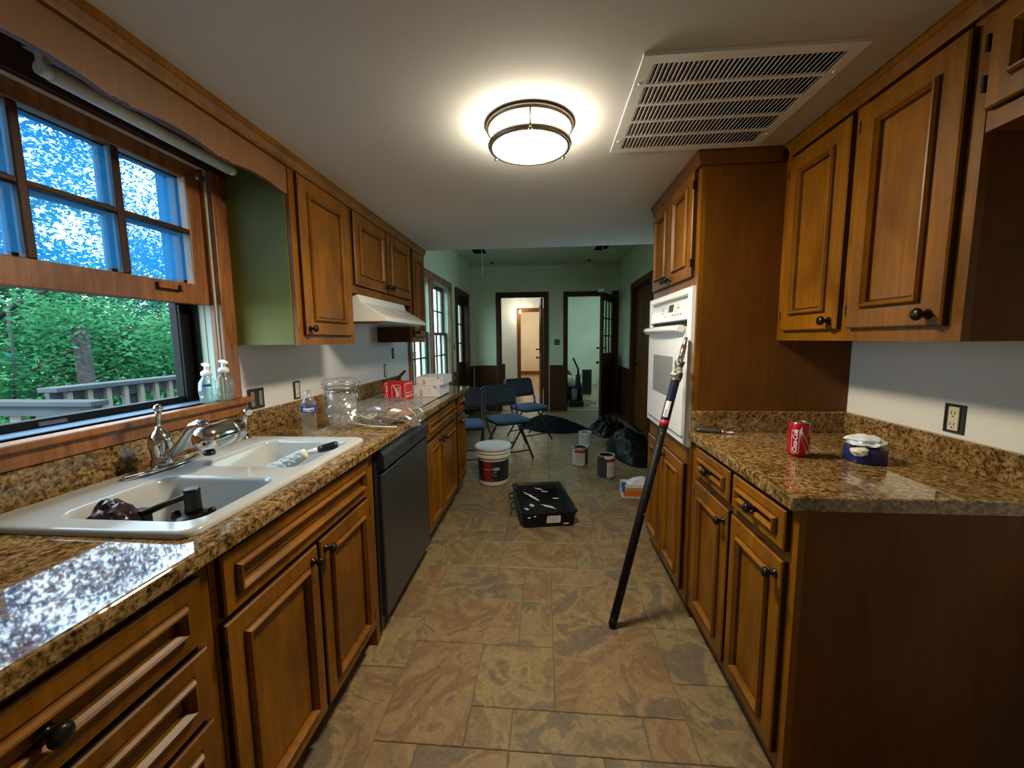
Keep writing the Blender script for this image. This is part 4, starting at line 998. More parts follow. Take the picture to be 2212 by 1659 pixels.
crumple('brown_wad', (-.765, 2.02, .925), (.070, .085, .034), M['brownwad'], o, n=3, amp=.3, seed=6)
mb = MB(); ls = []
for i in range(7): ls.append([(-.885 + .016 * i + .004 * math.sin(j), 1.905 + .02 * j, .93 + .014 * math.sin(j * .8 + i * .7) + .006 * i) for j in range(7)])
mb.loops(ls, 0, False, False, False, closed=False).build('paper', M['paper'], o)
for k in range(3):
    pts = [(-.93 + .04 * math.cos(t * .9 + k) + .012 * k, 1.93 + .05 * math.sin(t * 1.1 + k * 2), .932 + .012 * k + .008 * math.sin(t * 2)) for t in [i * .35 for i in range(22)]]
    MB().tube(pts, .0045, 6).build('cord', M['cord'], o)
MB().tube([(-.99, 1.87, .927), (-.90, 1.84, .9225 + .008), (-.82, 1.80, .930), (-.74, 1.79, .930), (-.70, 1.80, .928)], .005, 6).build('cord', M['cord'], o)

# red soda carton
o = thing('soda_carton', 'red cola carton standing on the cooktop left of the white boxes', 'carton', (-1.05, 2.74, .921))
rz = math.radians(-9); ca, sa = math.cos(rz), math.sin(rz)
R2 = lambda x, y, z: (-.966 + ca * x - sa * y, 2.635 + sa * x + ca * y, .9212 + z)
v = [R2(x, y, z) for x in (-.158, 0) for y in (0, .135) for z in (0, .128)]
bx = MB().add(v, [(0, 1, 3, 2), (4, 6, 7, 5), (0, 4, 5, 1), (2, 3, 7, 6), (0, 2, 6, 4), (1, 5, 7, 3)]).build('box', M['red'], o, bevel=.003)
text('lettering', 'Coca-Cola', lambda x, y: R2(-.132 - y, -.0008, .062 - x), M['whiteink'], bx, .034, shear=.35, bold=.0006, spacing=.92)
text('lettering', 'Coca-Cola', lambda x, y: R2(.0008, .068 + x, .03 + y), M['whiteink'], bx, .026, shear=.35, bold=.0006, spacing=.92)
def outline(F, x0, y0, x1, y1, r, wdt, n=6):
    A = [F(x, y) for x, y, _ in rr(x0, y0, x1, y1, r, 0, n)]; B = [F(x, y) for x, y, _ in rr(x0 + wdt, y0 + wdt, x1 - wdt, y1 - wdt, max(.001, r - wdt), 0, n)]
    return MB().loops([A, B], 0, False, False, False)
Fc = lambda x, y: R2(-.092 + x, -.0009, .014 + y)
outline(Fc, 0, 0, .072, .098, .016, .004).build('emblem', M['whiteink'], bx)
MB().loops([[Fc(.012 + .010 * math.sin(t * 3) + .018 * t, .09 - .080 * t) for t in [i / 10 for i in range(11)]], [Fc(.020 + .014 * math.sin(t * 3) + .020 * t, .09 - .080 * t) for t in [i / 10 for i in range(11)]]], 0, False, False, False, closed=False).build('wave', M['whiteink'], bx)
text('lettering', 'Coke', lambda x, y: Fc(.052 - y, .052 - x), M['whiteink'], bx, .030, shear=.3, bold=.0006)
Fs = lambda x, y: R2(.0009, .012 + x, .05 + y)
outline(Fs, 0, 0, .112, .068, .014, .004).build('emblem', M['whiteink'], bx)
# two white boxes
def white_box(x0, y0, z0, x1, y1, z1, label):
    o = thing('white_box', label, 'box', ((x0 + x1) / 2, (y0 + y1) / 2, z0), 'white cardboard boxes on the cooktop')
    b = MB().box(x0, y0, z0, x1, y1, z1).build('carton', M['card'], o, bevel=.0015)
    mb = MB(); h = z1 - z0; wd = x1 - x0; rr_ = random.Random(int(z0 * 1e4)); yf = y0 - .0006
    def q(a0, b0, a1, b1): mb.add([(x0 + a0 * wd, yf, z0 + b0 * h), (x0 + a1 * wd, yf, z0 + b0 * h), (x0 + a1 * wd, yf, z0 + b1 * h), (x0 + a0 * wd, yf, z0 + b1 * h)], [(0, 1, 2, 3)])
    for k in range(6): q(.24 + .02 * k, .10, .252 + .02 * k, .25 + .5 * abs(math.sin(k * 1.3)))
    q(.06, .12, .115, .24); q(.90, .60, .915, .85); q(.93, .30, .94, .85); q(.955, .30, .96, .85)
    for k in range(10): a = rr_.uniform(.45, .72); q(a, .2 + .055 * k, a + rr_.uniform(.04, .12), .212 + .055 * k)
    q(.02, .98, .98, .99); q(.02, .02, .98, .03)
    mb.build('print', M['print'], b)
    MB().add([(x0 + .80 * wd, yf, z0 + .78 * h), (x0 + .86 * wd, yf, z0 + .78 * h), (x0 + .86 * wd, yf, z0 + .92 * h), (x0 + .80 * wd, yf, z0 + .92 * h)], [(0, 1, 2, 3)]).build('stamp', M['blue'], b)
white_box(-.966, 2.835, .9212, -.772, 3.13, 1.006, 'lower white cardboard box beside the red carton')
white_box(-.950, 2.852, 1.0065, -.750, 3.14, 1.068, 'upper white cardboard box stacked on the other white box')
o = thing('wooden_paddle', 'dark wooden handle leaning up out of a black pad behind the red carton', 'brush', (-1.13, 2.98, .921))
MB().box(-1.20, 2.90, .9213, -1.03, 3.06, .985).build('pad', M['black'], o, bevel=.008)
MB().tube([(-1.20, 2.96, .975), (-1.155, 2.97, 1.02), (-1.105, 2.98, 1.075), (-1.075, 2.985, 1.105)], [.010, .012, .017, .013], 10, flat=.5).build('handle', M['wains'], o)

# ------------------------------------------------------------------ right counter things
c = (.893, 1.458, .9146)
o = thing('soda_can', 'red soda can standing on the right granite counter', 'can', c)
MB().lathe([(.020, .003), (.0245, 0), (.0265, .002), (.0325, .010), (.033, .014), (.033, .106), (.032, .112), (.0275, .119)], c, 32, cap1=False).build('body', M['redcan'], o)
tp = MB().lathe([(.0275, .119), (.0285, .1205), (.0275, .122), (.0262, .1215), (.0255, .1175), (.001, .1175)], c, 32, cap0=False, cap1=False).build('top', M['alu'], o)
MB().loops([[(c[0] + .009 * math.cos(a), c[1] + .002 + .014 * math.sin(a), c[2] + z) for a in [2 * PI * i / 16 for i in range(16)]] for z in (.1178, .1192)]).build('tab', M['alu'], tp)
f = cyl(c, .0334, -1.95, .060)
wv = [(.012 + .012 * math.sin((t - .5) * 4.2) , .048 - .096 * t, .0015 + .0085 * math.sin(t * PI) ** .7 * (0.3 + t)) for t in [i / 16 for i in range(17)]]
MB().loops([[f(x - w_, y) for x, y, w_ in wv], [f(x + w_, y) for x, y, w_ in wv]], 0, True, False, False, closed=False).build('wave', M['whiteink'], o)
text('lettering', 'Coca-Cola', lambda x, y: cyl(c, .0334, -2.42, .056)(-y, x), M['whiteink'], o, .020, shear=.35, bold=.0004, spacing=.92)
text('lettering', 'Coke', lambda x, y: cyl(c, .0334, -1.02, .080)(x, y), flat('faded_ink', (.55, .25, .25), .6), o, .014, shear=.3)
mb = outline(lambda x, y: cyl(c, .0335, -2.42, .056)(x, y), -.012, -.042, .012, .042, .006, .0012); mb.build('emblem', M['whiteink'], o)
# roll of blue tape with a wad of used white tape
c = (1.075, 1.405, .9146)
o = thing('tape_roll', 'roll of dark blue masking tape with crumpled white scraps on top, by the red can', 'tape', c)
MB().lathe([(.036, 0), (.056, 0), (.058, .002), (.058, .046), (.056, .048), (.036, .048), (.036, 0)], c, 36, cap0=False, cap1=False).build('roll', flat('tape_navy', (.010, .018, .10), .4), o)
crumple('scrap', (1.078, 1.408, .9627), (.046, .05, .016), M['tissue'], o, n=3, amp=.35, seed=12)
crumple('scrap', (1.035, 1.372, .938), (.022, .022, .014), M['paper'], o, n=2, amp=.35, seed=15)
o = thing('utility_tool', 'thin tool with dark grey handle and narrow blade on the right counter near the oven', 'tool', (.77, 1.785, .9145))
k0, k1 = Vector((.675, 1.808, .9255)), Vector((.885, 1.750, .9195)); L = lambda t: k0.lerp(k1, t)
MB().tube([L(-.02), L(.04), L(.07), L(.30), L(.42), L(.45)], [.006, .0100, .0095, .0100, .0090, .007], 12).build('handle', flat('tool_grey', (.05, .05, .05), .4), o)
MB().tube([L(.45), L(.50), L(.53)], [.007, .0065, .004], 10).build('ferrule', M['steel'], o)
MB().tube([L(.53), L(.75), L(1.0)], [.004, .0035, .0018], 8).build('blade', M['steel'], o)

# ------------------------------------------------------------------ wall boxes and outlets
def outlet(name, F, a0, a1, b0, b1, label, duplex=True):
    o = thing(name, label, 'outlet', F((a0 + a1) / 2, b0, .002))
    mb = MB(); mb.ring(F, a0, b0, a1, b1, [(0, .0008), (.001, .004), (.005, .004), (.006, .001)], fill=True); mb.build('box', M['boxdark'], o)
    n = max(1, round((a1 - a0) / .055)); w_ = (a1 - a0) / n
    for i in range(n):
        x = a0 + w_ * (i + .5)
        if duplex:
            r = MB().mbox(F, x - .017, b0 + .008, .0015, x + .017, b1 - .008, .008).build('receptacle', M['ivory'], o, bevel=.004)
            mb = MB()
            for z in (b0 + (b1 - b0) * .32, b0 + (b1 - b0) * .70):
                for dx in (-.007, .005): mb.mbox(F, x + dx, z - .005, .0079, x + dx + .0022, z + .005, .0084)
                mb.lathe([(.0025, .0079), (.0025, .0084)], F=lambda u, v, q, x=x, z=z: F(x + u, z - .011 + v, q), n=8)
            mb.build('slots', M['matteblack'], r)
        else:
            MB().mbox(F, x - .012, b0 + .012, .0015, x + .012, b1 - .012, .0075).build('switch', M['boxmetal'], o, bevel=.003)
    return o
FWL = lambda a, b, c: (XL + c, a, b); FWR = lambda a, b, c: (XR - c, a, b)
outlet('switch_box', FWL, 1.70, 1.805, 1.022, 1.118, 'open double switch box without a cover beside the window casing', False)
outlet('wall_outlet', FWL, 2.035, 2.092, 1.022, 1.120, 'uncovered outlet on the left wall behind the water bottle')
outlet('wall_outlet', FWL, 3.262, 3.318, 1.028, 1.135, 'uncovered outlet on the left wall above the red carton')
outlet('switch_box', FWL, 3.66, 3.735, 1.165, 1.265, 'small uncovered switch box on the left wall just before the dining window', False) if False else outlet('switch_box', FWL, 3.45, 3.50, 1.175, 1.27, 'small uncovered switch box on the left wall under the last upper cabinet', False)
outlet('wall_outlet', FWR, 1.345, 1.412, 1.018, 1.112, 'uncovered ivory duplex outlet on the right wall above the counter')
outlet('switch_box', FB, .165, .265, 1.225, 1.325, 'open switch box between the two far doorways', False)
outlet('switch_box', FLW, 5.86, 5.92, 1.19, 1.28, 'small dark switch between the dining window and the glazed side door', False)

# ------------------------------------------------------------------ ceiling lamp and return grille
c = (-.056, 1.555, 0)
o = thing('ceiling_lamp', 'round glowing flush ceiling lamp with double nickel ring', 'ceiling lamp', (-.056, 1.555, 2.10))
MB().lathe([(.150, 2.1095), (.158, 2.109), (.160, 2.101), (.156, 2.091), (.148, 2.090), (.146, 2.097)], c, 48, cap1=False).build('canopy', M['nickel'], o)
MB().lathe([(.132, 2.034), (.10, 2.024), (.05, 2.017), (.002, 2.015)], c, 48, cap0=False, cap1=True).build('diffuser', M['lamp'], o)
MB().lathe([(.140, 2.092), (.139, 2.050), (.132, 2.0345)], c, 48, cap0=True, cap1=False).build('glass_band', M['lampside'], o)
MB().lathe([(.139, 2.046), (.150, 2.047), (.153, 2.040), (.149, 2.032), (.139, 2.029), (.135, 2.034), (.139, 2.046)], c, 48, cap0=False, cap1=False).build('lower_ring', M['nickel'], o)
for a in (-1.52, .57, 2.66):
    x, y = c[0] + .150 * math.cos(a), c[1] + .150 * math.sin(a)
    MB().tube([(x, y, 2.095), (x, y, 2.05), (x, y, 2.030)], .0035, 8).lathe([(.001, 2.022), (.006, 2.026), (.007, 2.031), (.004, 2.036)], (x, y, 0), 10).build('post', M['nickel'], o)
gx0, gy0, gx1, gy1 = .270, 1.208, .856, 1.785
o = thing('return_grille', 'large white return air grille with five rows of slats in the ceiling', 'vent', ((gx0 + gx1) / 2, (gy0 + gy1) / 2, 2.095))
b = .034; rows = 5; dv = .013; rh = (gy1 - gy0 - 2 * b - (rows - 1) * dv) / rows
hs = [(gx0 + b, gx1 - b, gy0 + b + i * (rh + dv), gy0 + b + i * (rh + dv) + rh) for i in range(rows)]
gf = holes(MB(), 'z', 2.0995, 2.105, (gx0 + .0023, gx1 - .0023), (gy0 + .0023, gy1 - .0023), hs).build('frame', M['white'], o)
mb = MB(); mb.ring(lambda a, b_, q: (a, b_, 2.11 - q), gx0, gy0, gx1, gy1, [(0, .0005), (0, .0105), (.002, .0105), (.002, .0005)], fill=False); mb.build('edge', M['white'], o)
MB().box(gx0 + .004, gy0 + .004, 2.1075, gx1 - .004, gy1 - .004, 2.1095).build('dark_backing', M['matteblack'], o)  # black sheet stands in for the dark space behind the slats
n = 38; sl = None
for i in range(rows):
    for k in range(n):
        x = gx0 + b + (gx1 - gx0 - 2 * b) * (k + .5) / n; y = hs[i][2]
        if sl is None:
            sl = MB().add([(x - .0052, y + .0005, 2.1002), (x - .0040, y + .0005, 2.0995), (x + .0052, y + .0005, 2.1066), (x + .0040, y + .0005, 2.1072)] + [(x - .0052, y + rh - .0005, 2.1002), (x - .0040, y + rh - .0005, 2.0995), (x + .0052, y + rh - .0005, 2.1066), (x + .0040, y + rh - .0005, 2.1072)],
                          [(0, 1, 2, 3), (4, 7, 6, 5), (0, 4, 5, 1), (1, 5, 6, 2), (2, 6, 7, 3), (3, 7, 4, 0)]).build('slat', M['white'], o); s0 = (x, y)
        else:
            q = sl.copy(); COL.objects.link(q); q.parent = o; q.location = (x - s0[0], y - s0[1], 0)
for x, y in ((gx0 + .016, gy0 + .12), (gx0 + .016, gy1 - .10), (gx1 - .016, gy0 + .12), (gx1 - .016, gy1 - .10)):
    MB().lathe([(.001, 2.0965), (.005, 2.0975), (.006, 2.0996)], (x, y, 0), 10).build('screw', M['white'], o)
# duct holes with hanging cables in the dining ceiling
for x0, x1, lab, pts in ((-1.09, -.90, 'black square hole in the dining ceiling with a cable hanging straight down', [(-.96, 6.12, 2.74), (-.945, 6.10, 2.62), (-.93, 6.06, 2.45), (-.935, 6.05, 2.28)]),
                         (.74, .92, 'black square hole in the dining ceiling with a cable bent to the right', [(.83, 6.10, 2.74), (.84, 6.08, 2.63), (.93, 6.05, 2.60), (1.02, 6.0, 2.56)])):
    o = thing('duct_hole', lab, 'vent hole', ((x0 + x1) / 2, 6.14, 2.74))
    mb = MB(); mb.box(x0 + .001, 5.981, 2.742, x1 - .001, 6.299, 2.756); mb.build('liner', M['matteblack'], o)
    mb = MB()
    for a in ((x0 + .0005, 5.9805, x0 + .002, 6.2995), (x1 - .002, 5.9805, x1 - .0005, 6.2995), (x0 + .002, 5.9805, x1 - .002, 5.982), (x0 + .002, 6.298, x1 - .002, 6.2995)): mb.box(a[0], a[1], 2.661, a[2], a[3], 2.7415)
    mb.build('rim', M['matteblack'], o)
    MB().tube(pts, .007, 7).build('cable', M['whitep'], o)
for x, y, lab in ((-.92, 7.05, 'small dark hook plate in the dining ceiling at the left'), (.75, 7.05, 'small dark hook plate in the dining ceiling at the right')):
    tag(MB().lathe([(.03, -.012), (.035, -.001)], (x, y, HF - .0005), 12).build('ceiling_hook', M['boxdark']), lab, 'hook')
# ------------------------------------------------------------------ extension pole
o = thing('extension_pole', 'black paint-spattered extension pole leaning against the white oven', 'pole', (.307, 1.746, 0))
A, B = Vector((.307, 1.746, .006)), Vector((.6270, 1.846, 1.337)); P = lambda t: A.lerp(B, t); T = lambda a, b, r0, r1, n=14: MB().tube([P(a), P(b)], [r0, r1], n)
MB().tube([P(0), P(.006), P(.03)], [.014, .0190, .0185], 14).build('foot', M['pole'], o)
T(.03, .70, .0188, .0188).build('lower_tube', M['pole'], o)
MB().tube([P(.695), P(.70), P(.852), P(.857)], [.0188, .0198, .0198, .0188], 14).build('sleeve', M['polenavy'], o)
MB().tube([P(.703), P(.722)], [.0202, .0202], 14).build('band', flat('red_band', (.5, .02, .03), .4), o)
ax = (B - A).normalized(); tc = (Vector((0, 0, 1.33)) - P(.75)).normalized(); tc = (tc - ax * tc.dot(ax)).normalized(); sd = ax.cross(tc)
def stick(t, a, r): p = P(t); return p + (tc * math.cos(a) + sd * math.sin(a)) * r
AA = [-.75 + 1.1 * i / 8 for i in range(9)]
lb = MB().loops([[stick(.732, a, .0204) for a in AA], [stick(.785, a, .0204) for a in AA]], 0, True, False, False, closed=False).build('label', M['card'], o)
mb = MB()
for k in range(9):
    t0 = .737 + .0026 * k; mb.loops([[stick(t0, a, .0207) for a in AA[2:6]], [stick(t0 + (.0006 + .0009 * (k % 3 == 0)), a, .0207) for a in AA[2:6]]], 0, False, False, False, closed=False)
mb.build('barcode', M['matteblack'], lb)
ls = []
for i in range(14):
    t = .853 + .066 * i / 13
    ls.append([P(t) + (tc * math.cos(a) + sd * math.sin(a)) * (.0215 + .004 * math.sin(i * .5) + .004 * noise.noise(Vector((math.cos(a) * 2, math.sin(a) * 2, i * .6)))) for a in [2 * PI * j / 18 for j in range(18)]])
cl = MB().loops(ls, 0, False).build('collar', speck('paint_crusted_collar', (.10, .10, .09), (.55, .54, .48), .54, 45, .4), o)
T(.917, .972, .0125, .0115).build('inner_tube', M['alu'], o); MB().tube([P(.972), P(.976), P(.999)], [.009, .0085, .0075], 12).build('threaded_tip', M['canmetal'], o)

# ------------------------------------------------------------------ bucket
c = (-.487, 3.615, .0005)
o = thing('paint_bucket', 'white five gallon bucket with lid and black and red label on the floor', 'bucket', c)
MB().lathe([(.001, .004), (.118, .004), (.124, 0), (.132, .004), (.134, .02), (.145, .245), (.147, .262), (.160, .262), (.162, .268), (.162, .290), (.159, .294), (.150, .295), (.150, .302), (.162, .303), (.163, .310), (.162, .326), (.152, .328), (.152, .334)], c, 48, cap1=False, cap0=False).build('body', M['bucketw'], o)
MB().lathe([(.152, .326), (.153, .334), (.168, .334), (.170, .338), (.170, .352), (.164, .362), (.158, .364), (.155, .356), (.150, .352), (.001, .352)], c, 48, cap0=False, cap1=False).build('lid', M['lid'], o)
def wrap(R0, R1, z0, z1, a0, a1, n=12, e=.0008): return [[(c[0] + (R + e) * math.cos(a), c[1] + (R + e) * math.sin(a), c[2] + z) for a in [a0 + (a1 - a0) * i / n for i in range(n + 1)]] for R, z in ((R0, z0), (R1, z1))]
lb = MB().loops(wrap(.1355, .1442, .045, .235, -3.3, .2, 40), 0, True, False, False, closed=False).build('label', M['bucketk'], o)
MB().loops(wrap(.1355, .1442, .045, .235, -2.12, -1.62, 8, .0014), 0, True, False, False, closed=False).build('stripe', M['bucketr'], lb)
Rb = lambda y: .1355 + .0458 * (.12 + y) + .0026
Fb = lambda x, y: (c[0] + Rb(y) * math.cos(-1.56 + x / .1415), c[1] + Rb(y) * math.sin(-1.56 + x / .1415), c[2] + .165 + y)
text('lettering', '1300', Fb, M['whiteink'], lb, .036, align='LEFT', bold=.001)
mb = MB()
for k in range(9): x = -.083 + .0085 * k; h = .005 + .003 * (k % 3 == 1); mb.loops([[Fb(x, -.008), Fb(x + .006, -.008)], [Fb(x, -.008 + h), Fb(x + .006, -.008 + h)]], 0, False, False, False, closed=False)
for k, (x, y, w_) in enumerate(((.0, -.035, .03), (.03, -.03, .012), (.004, -.062, .008), (.022, -.062, .008), (.040, -.062, .006), (.002, -.104, .012))): mb.loops([[Fb(x, y), Fb(x + w_, y)], [Fb(x, y + (.002 if k < 1 else .007)), Fb(x + w_, y + (.002 if k < 1 else .007))]], 0, False, False, False, closed=False)
mb.build('print', M['whiteink'], lb)
MB().tube([(c[0] - .166, c[1], c[2] + .30), (c[0] - .12, c[1] + .13, c[2] + .27), (c[0], c[1] + .178, c[2] + .235), (c[0] + .12, c[1] + .13, c[2] + .27), (c[0] + .166, c[1], c[2] + .30)], .0025, 6).build('bail', M['steel'], o)

# ------------------------------------------------------------------ roller tray
o = thing('roller_tray', 'black paint-streaked deep roller tray on the floor in the aisle', 'paint tray', (.03, 2.70, .0005), rot=math.radians(10.3))
def trayloop(x0, x1, y0, y1, z, r=.03, slope=0.0):
    return [(x, y, z + slope * (y - y0)) for x, y, _ in rr(x0, y0, x1, y1, r, 0, 4)]
hw = .208
mb = MB()
mb.loops([trayloop(-.185, .185, .03, .56, .0005, .02), trayloop(-.188, .188, .02, .58, .03, .025), trayloop(-hw + .012, hw - .012, .006, .606, .106, .03), trayloop(-hw, hw, -.004, .616, .108, .034), trayloop(-hw, hw, -.004, .616, .116, .034), trayloop(-hw + .010, hw - .010, .006, .606, .118, .028),
          trayloop(-hw + .024, hw - .024, .022, .592, .10, .026), [(x, y, .018 + max(0, y - .24) * .20) for x, y, _ in rr(-.176, .05, .176, .572, .03, 0, 4)]], 0, False, True, False)
n_ = len(mb.v); ring_ = mb.v[-20:] if False else None
k_ = 4 * 5; last = list(range(n_ - k_, n_))
mb.f.append(last); mb.m.append(0); mb.sm.append(False)
tr = mb.build('tray', M['tray'], o, local=True)
mb = MB()
for i in range(7): y = .30 + .036 * i; mb.box(-.15, y, .030 + (y - .24) * .18, .15, y + .006, .037 + (y - .24) * .20)
mb.build('ribs', M['tray'], tr, local=True)
rp = random.Random(5)
def splat(cx, cy, z, L_, w_, ang, sl, nm='paint_streak', up=None):
    A = [2 * PI * i / 16 for i in range(16)]; pts = []
    for a in A:
        k = 1 + .35 * rp.uniform(-1, 1); x = L_ * math.cos(a) * k; y = w_ * math.sin(a) * k
        X = cx + x * math.cos(ang) - y * math.sin(ang); Y = cy + x * math.sin(ang) + y * math.cos(ang)
        pts.append((X, Y, z + (Y - cy) * sl))
    MB().loops([pts, [(p[0], p[1], p[2] + .0015) for p in pts]], 0, False).build(nm, M['wetpaint'], tr, local=True)
for cx, cy, L_, w_, ang in ((-.07, .41, .075, .010, -.9), (.04, .27, .06, .010, -.5), (.12, .37, .022, .008, -.1), (-.13, .25, .020, .010, -.6), (.01, .51, .03, .006, -.5), (.05, .47, .025, .007, -.3)):
    splat(cx, cy, .040 + max(0, cy - .24) * .2, L_, w_, ang, .2)
for x, z, L_ in ((-.145, .088, .012), (-.105, .095, .010), (.12, .03, .022)):
    pts = [(x + L_ * math.cos(a), -.0005 + .012 * (1 - z / .106), z + .005 * math.sin(a)) for a in [2 * PI * i / 12 for i in range(12)]]
    MB().loops([pts, [(p[0], p[1] - .0012, p[2]) for p in pts]], 0, False).build('paint_drip', M['wetpaint'], tr, local=True)
f = lambda x, z: (x, .0225 - z * .155 - .0015, z)
lb = MB().loops([[f(-.02, .035), f(.078, .035), f(.082, .06), f(.080, .094), f(-.016, .094)], [tuple(Vector(f(x, z)) + Vector((0, -.0008, 0))) for x, z in ((-.02, .035), (.078, .035), (.082, .06), (.080, .094), (-.016, .094))]], 0, False).build('sticker', M['card'], tr, local=True)
mb = MB()
for k in range(6):
    for j in range(3):
        x = -.008 + .026 * j + .004 * rp.random(); z = .042 + .008 * k; w_ = rp.uniform(.006, .02); mb.add([tuple(Vector(f(x, z)) + Vector((0, -.0013, 0))), tuple(Vector(f(x + w_, z)) + Vector((0, -.0013, 0))), tuple(Vector(f(x + w_, z + .0025)) + Vector((0, -.0013, 0))), tuple(Vector(f(x, z + .0025)) + Vector((0, -.0013, 0)))], [(0, 1, 2, 3)])
mb.build('print', M['print'], lb, local=True)
for y in (.40, .22):
    MB().tube([(-.205, y + .05, .105), (-.250, y + .05, .085), (-.252, y - .045, .085), (-.203, y - .045, .105)], .006, 8).build('ladder_hook', M['chairsteel'], o, local=True)

# ------------------------------------------------------------------ paint cans
def can(x, y, r, h, label, mats, labeled=True, lidded=False, drip=True, rot=0.0):
    o = thing('paint_can', label, 'paint can', (x, y, .0005), 'open paint cans on the dining floor'); c = (x, y, .0005)
    MB().lathe([(.001, .004), (r * .95, .004), (r, 0), (r, .004), (r * .985, .008), (r * .985, h - .012), (r, h - .008), (r, h), (r * .97, h + .002), (r * .80, h - .002), (r * .79, h - .010), (r * .93, h - .012), (r * .93, h - .075)], c, 36, cap0=False, cap1=False).build('body', mats[0], o)
    MB().lathe([(r * .928, h - .05), (.001, h - .05)], c, 32, cap0=False, cap1=False).build('paint', mats[1], o)
    W_ = lambda z0, z1, a0, a1, e, nm, mt, pa: MB().loops([[(x + (r * .985 + e) * math.cos(a), y + (r * .985 + e) * math.sin(a), .0005 + z) for a in [a0 + (a1 - a0) * i / 60 for i in range(61)]] for z in (z0, z1)], 0, True, False, False, closed=False).build(nm, mt, pa)
    if labeled:
        lb = W_(.012, h - .014, -3.3 + rot, 1.2 + rot, .0006, 'label', M['canpaper'] if labeled == 1 else M['candark'], o)
        if labeled == 1:
            W_(h - .052, h - .022, -2.35 + rot, -1.0 + rot, .0012, 'red_band', M['canred'], lb); W_(.014, h - .016, -1.0 + rot, .3 + rot, .0010, 'dark_panel', M['candark'], lb)
            pa, pb = -2.2, -1.1
        else:
            W_(.018, h - .020, -1.62, -.2, .0010, 'white_panel', M['canpaper'], lb); W_(h - .058, h - .024, -1.66, -.5, .0014, 'red_band', M['canred'], lb); pa, pb = -1.5, -.7
        mb = MB()
        for k in range(9):
            z = .03 + .012 * k
            if z > h - .065: break
            e = pb - (.0 if k % 3 else .3); mb.loops([[(x + (r * .985 + .0018) * math.cos(a), y + (r * .985 + .0018) * math.sin(a), .0005 + zz) for a in [pa + (e - pa) * i / 24 for i in range(25)]] for zz in (z, z + .003)], 0, False, False, False, closed=False)
        mb.build('print', M['print'], lb)
    MB().tube([(x - r * 1.01, y, h * .82), (x - r * .9, y + r * .75, h * .55), (x, y + r * 1.15, h * .42), (x + r * .9, y + r * .75, h * .55), (x + r * 1.01, y, h * .82)], .0018, 6).build('bail', M['steel'], o)
    for s in (-1, 1): MB().lathe([(.012, 0), (.010, .004), (.003, .006)], n=10, F=lambda u, v, q, s=s: (x + s * (r * .985 + q), y + u, h * .82 + v)).build('ear', M['canmetal'], o)
    if drip:
        MB().loops([[(x + (r + .0015) * math.cos(a), y + (r + .0015) * math.sin(a), h + .001) for a in [-1.9 + .12 * i for i in range(12)]], [(x + (r + .0015) * math.cos(a), y + (r + .0015) * math.sin(a), h - .012 - .018 * abs(math.sin(i * 1.1))) for i, a in enumerate([-1.9 + .12 * i for i in range(12)])]], 0, True, False, False, closed=False).build('drip', M['wetpaint'] if drip == 1 else M['matteblack'], o)
    return o
can(.368, 4.185, .083, .195, 'open paint can with white label and red band, left of the two nearest cans', (M['canmetal'], M['brownwad']), 1, drip=0)
can(.586, 3.815, .085, .222, 'open paint can with half black label, right of the two nearest cans', (M['canmetal'], M['matteblack']), 2)
o = can(.50, 4.99, .080, .165, 'paint can coated with pale grey paint standing farthest back behind the other cans', (M['canpaint'], M['grey']), 0, drip=1)
MB().loops([[(.60 + .045 * math.cos(a), 3.80 + .022 * math.sin(a), .1745) for a in [2 * PI * i / 14 for i in range(14)]], [(.60 + .045 * math.cos(a), 3.80 + .022 * math.sin(a), .176) for a in [2 * PI * i / 14 for i in range(14)]]]).build('paint_puddle', M['wetpaint'], [q for q in bpy.data.objects if q.get('label', '').startswith('open paint can with half')][0])

# ------------------------------------------------------------------ carton of wipes
o = thing('tissue_carton', 'small orange and white carton with blue tape on its corner, open with tissue inside', 'carton', (.78, 3.36, .0005))
rz = math.radians(-2); ca, sa = math.cos(rz), math.sin(rz); Q = lambda x, y, z: (.642 + ca * x - sa * y, 3.292 + sa * x + ca * y, .0005 + z)
mb = MB(); L_, D_, H_ = .30, .12, .118
mb.mbox(Q, 0, 0, 0, L_, D_, .003); mb.mbox(Q, 0, 0, .003, L_, .003, H_); mb.mbox(Q, 0, D_ - .003, .003, L_, D_, H_); mb.mbox(Q, 0, .003, .003, .003, D_ - .003, H_); mb.mbox(Q, L_ - .003, .003, .003, L_, D_ - .003, H_)
bx = mb.build('carton', M['card'], o)
MB().mbox(Q, .012, -.0008, .018, L_ - .002, -.0001, .068).build('orange_panel', M['orange'], bx); MB().mbox(Q, .012, -.0008, .008, L_ - .002, -.0001, .017).build('tan_panel', M['tan'], bx)
MB().mbox(Q, .012, -.0008, .069, L_ - .002, -.0001, .090).build('tan_panel', M['tan'], bx)
text('lettering', '31', lambda x, y: Q(.034 + x, -.0012, .054 + y), M['tan'], bx, .024)
mb = MB()
for k in range(7): mb.mbox(Q, .07 + .012 * k, -.0012, .074, .078 + .012 * k, -.0007, .080)
mb.build('print', M['print'], bx)
mb = MB(); mb.mbox(Q, -.0012, -.0016, .050, .024, -.0006, H_ + .001); mb.mbox(Q, -.0016, -.0014, .078, -.0004, .055, H_ + .001); mb.mbox(Q, -.001, -.001, H_ + .0002, .036, .050, H_ + .0012)
mb.build('blue_tape', M['tape'], bx)
crumple('tissue', Q(.16, .06, .03), (.12, .05, .058), M['tissue'], o, n=3, amp=.25, seed=21)

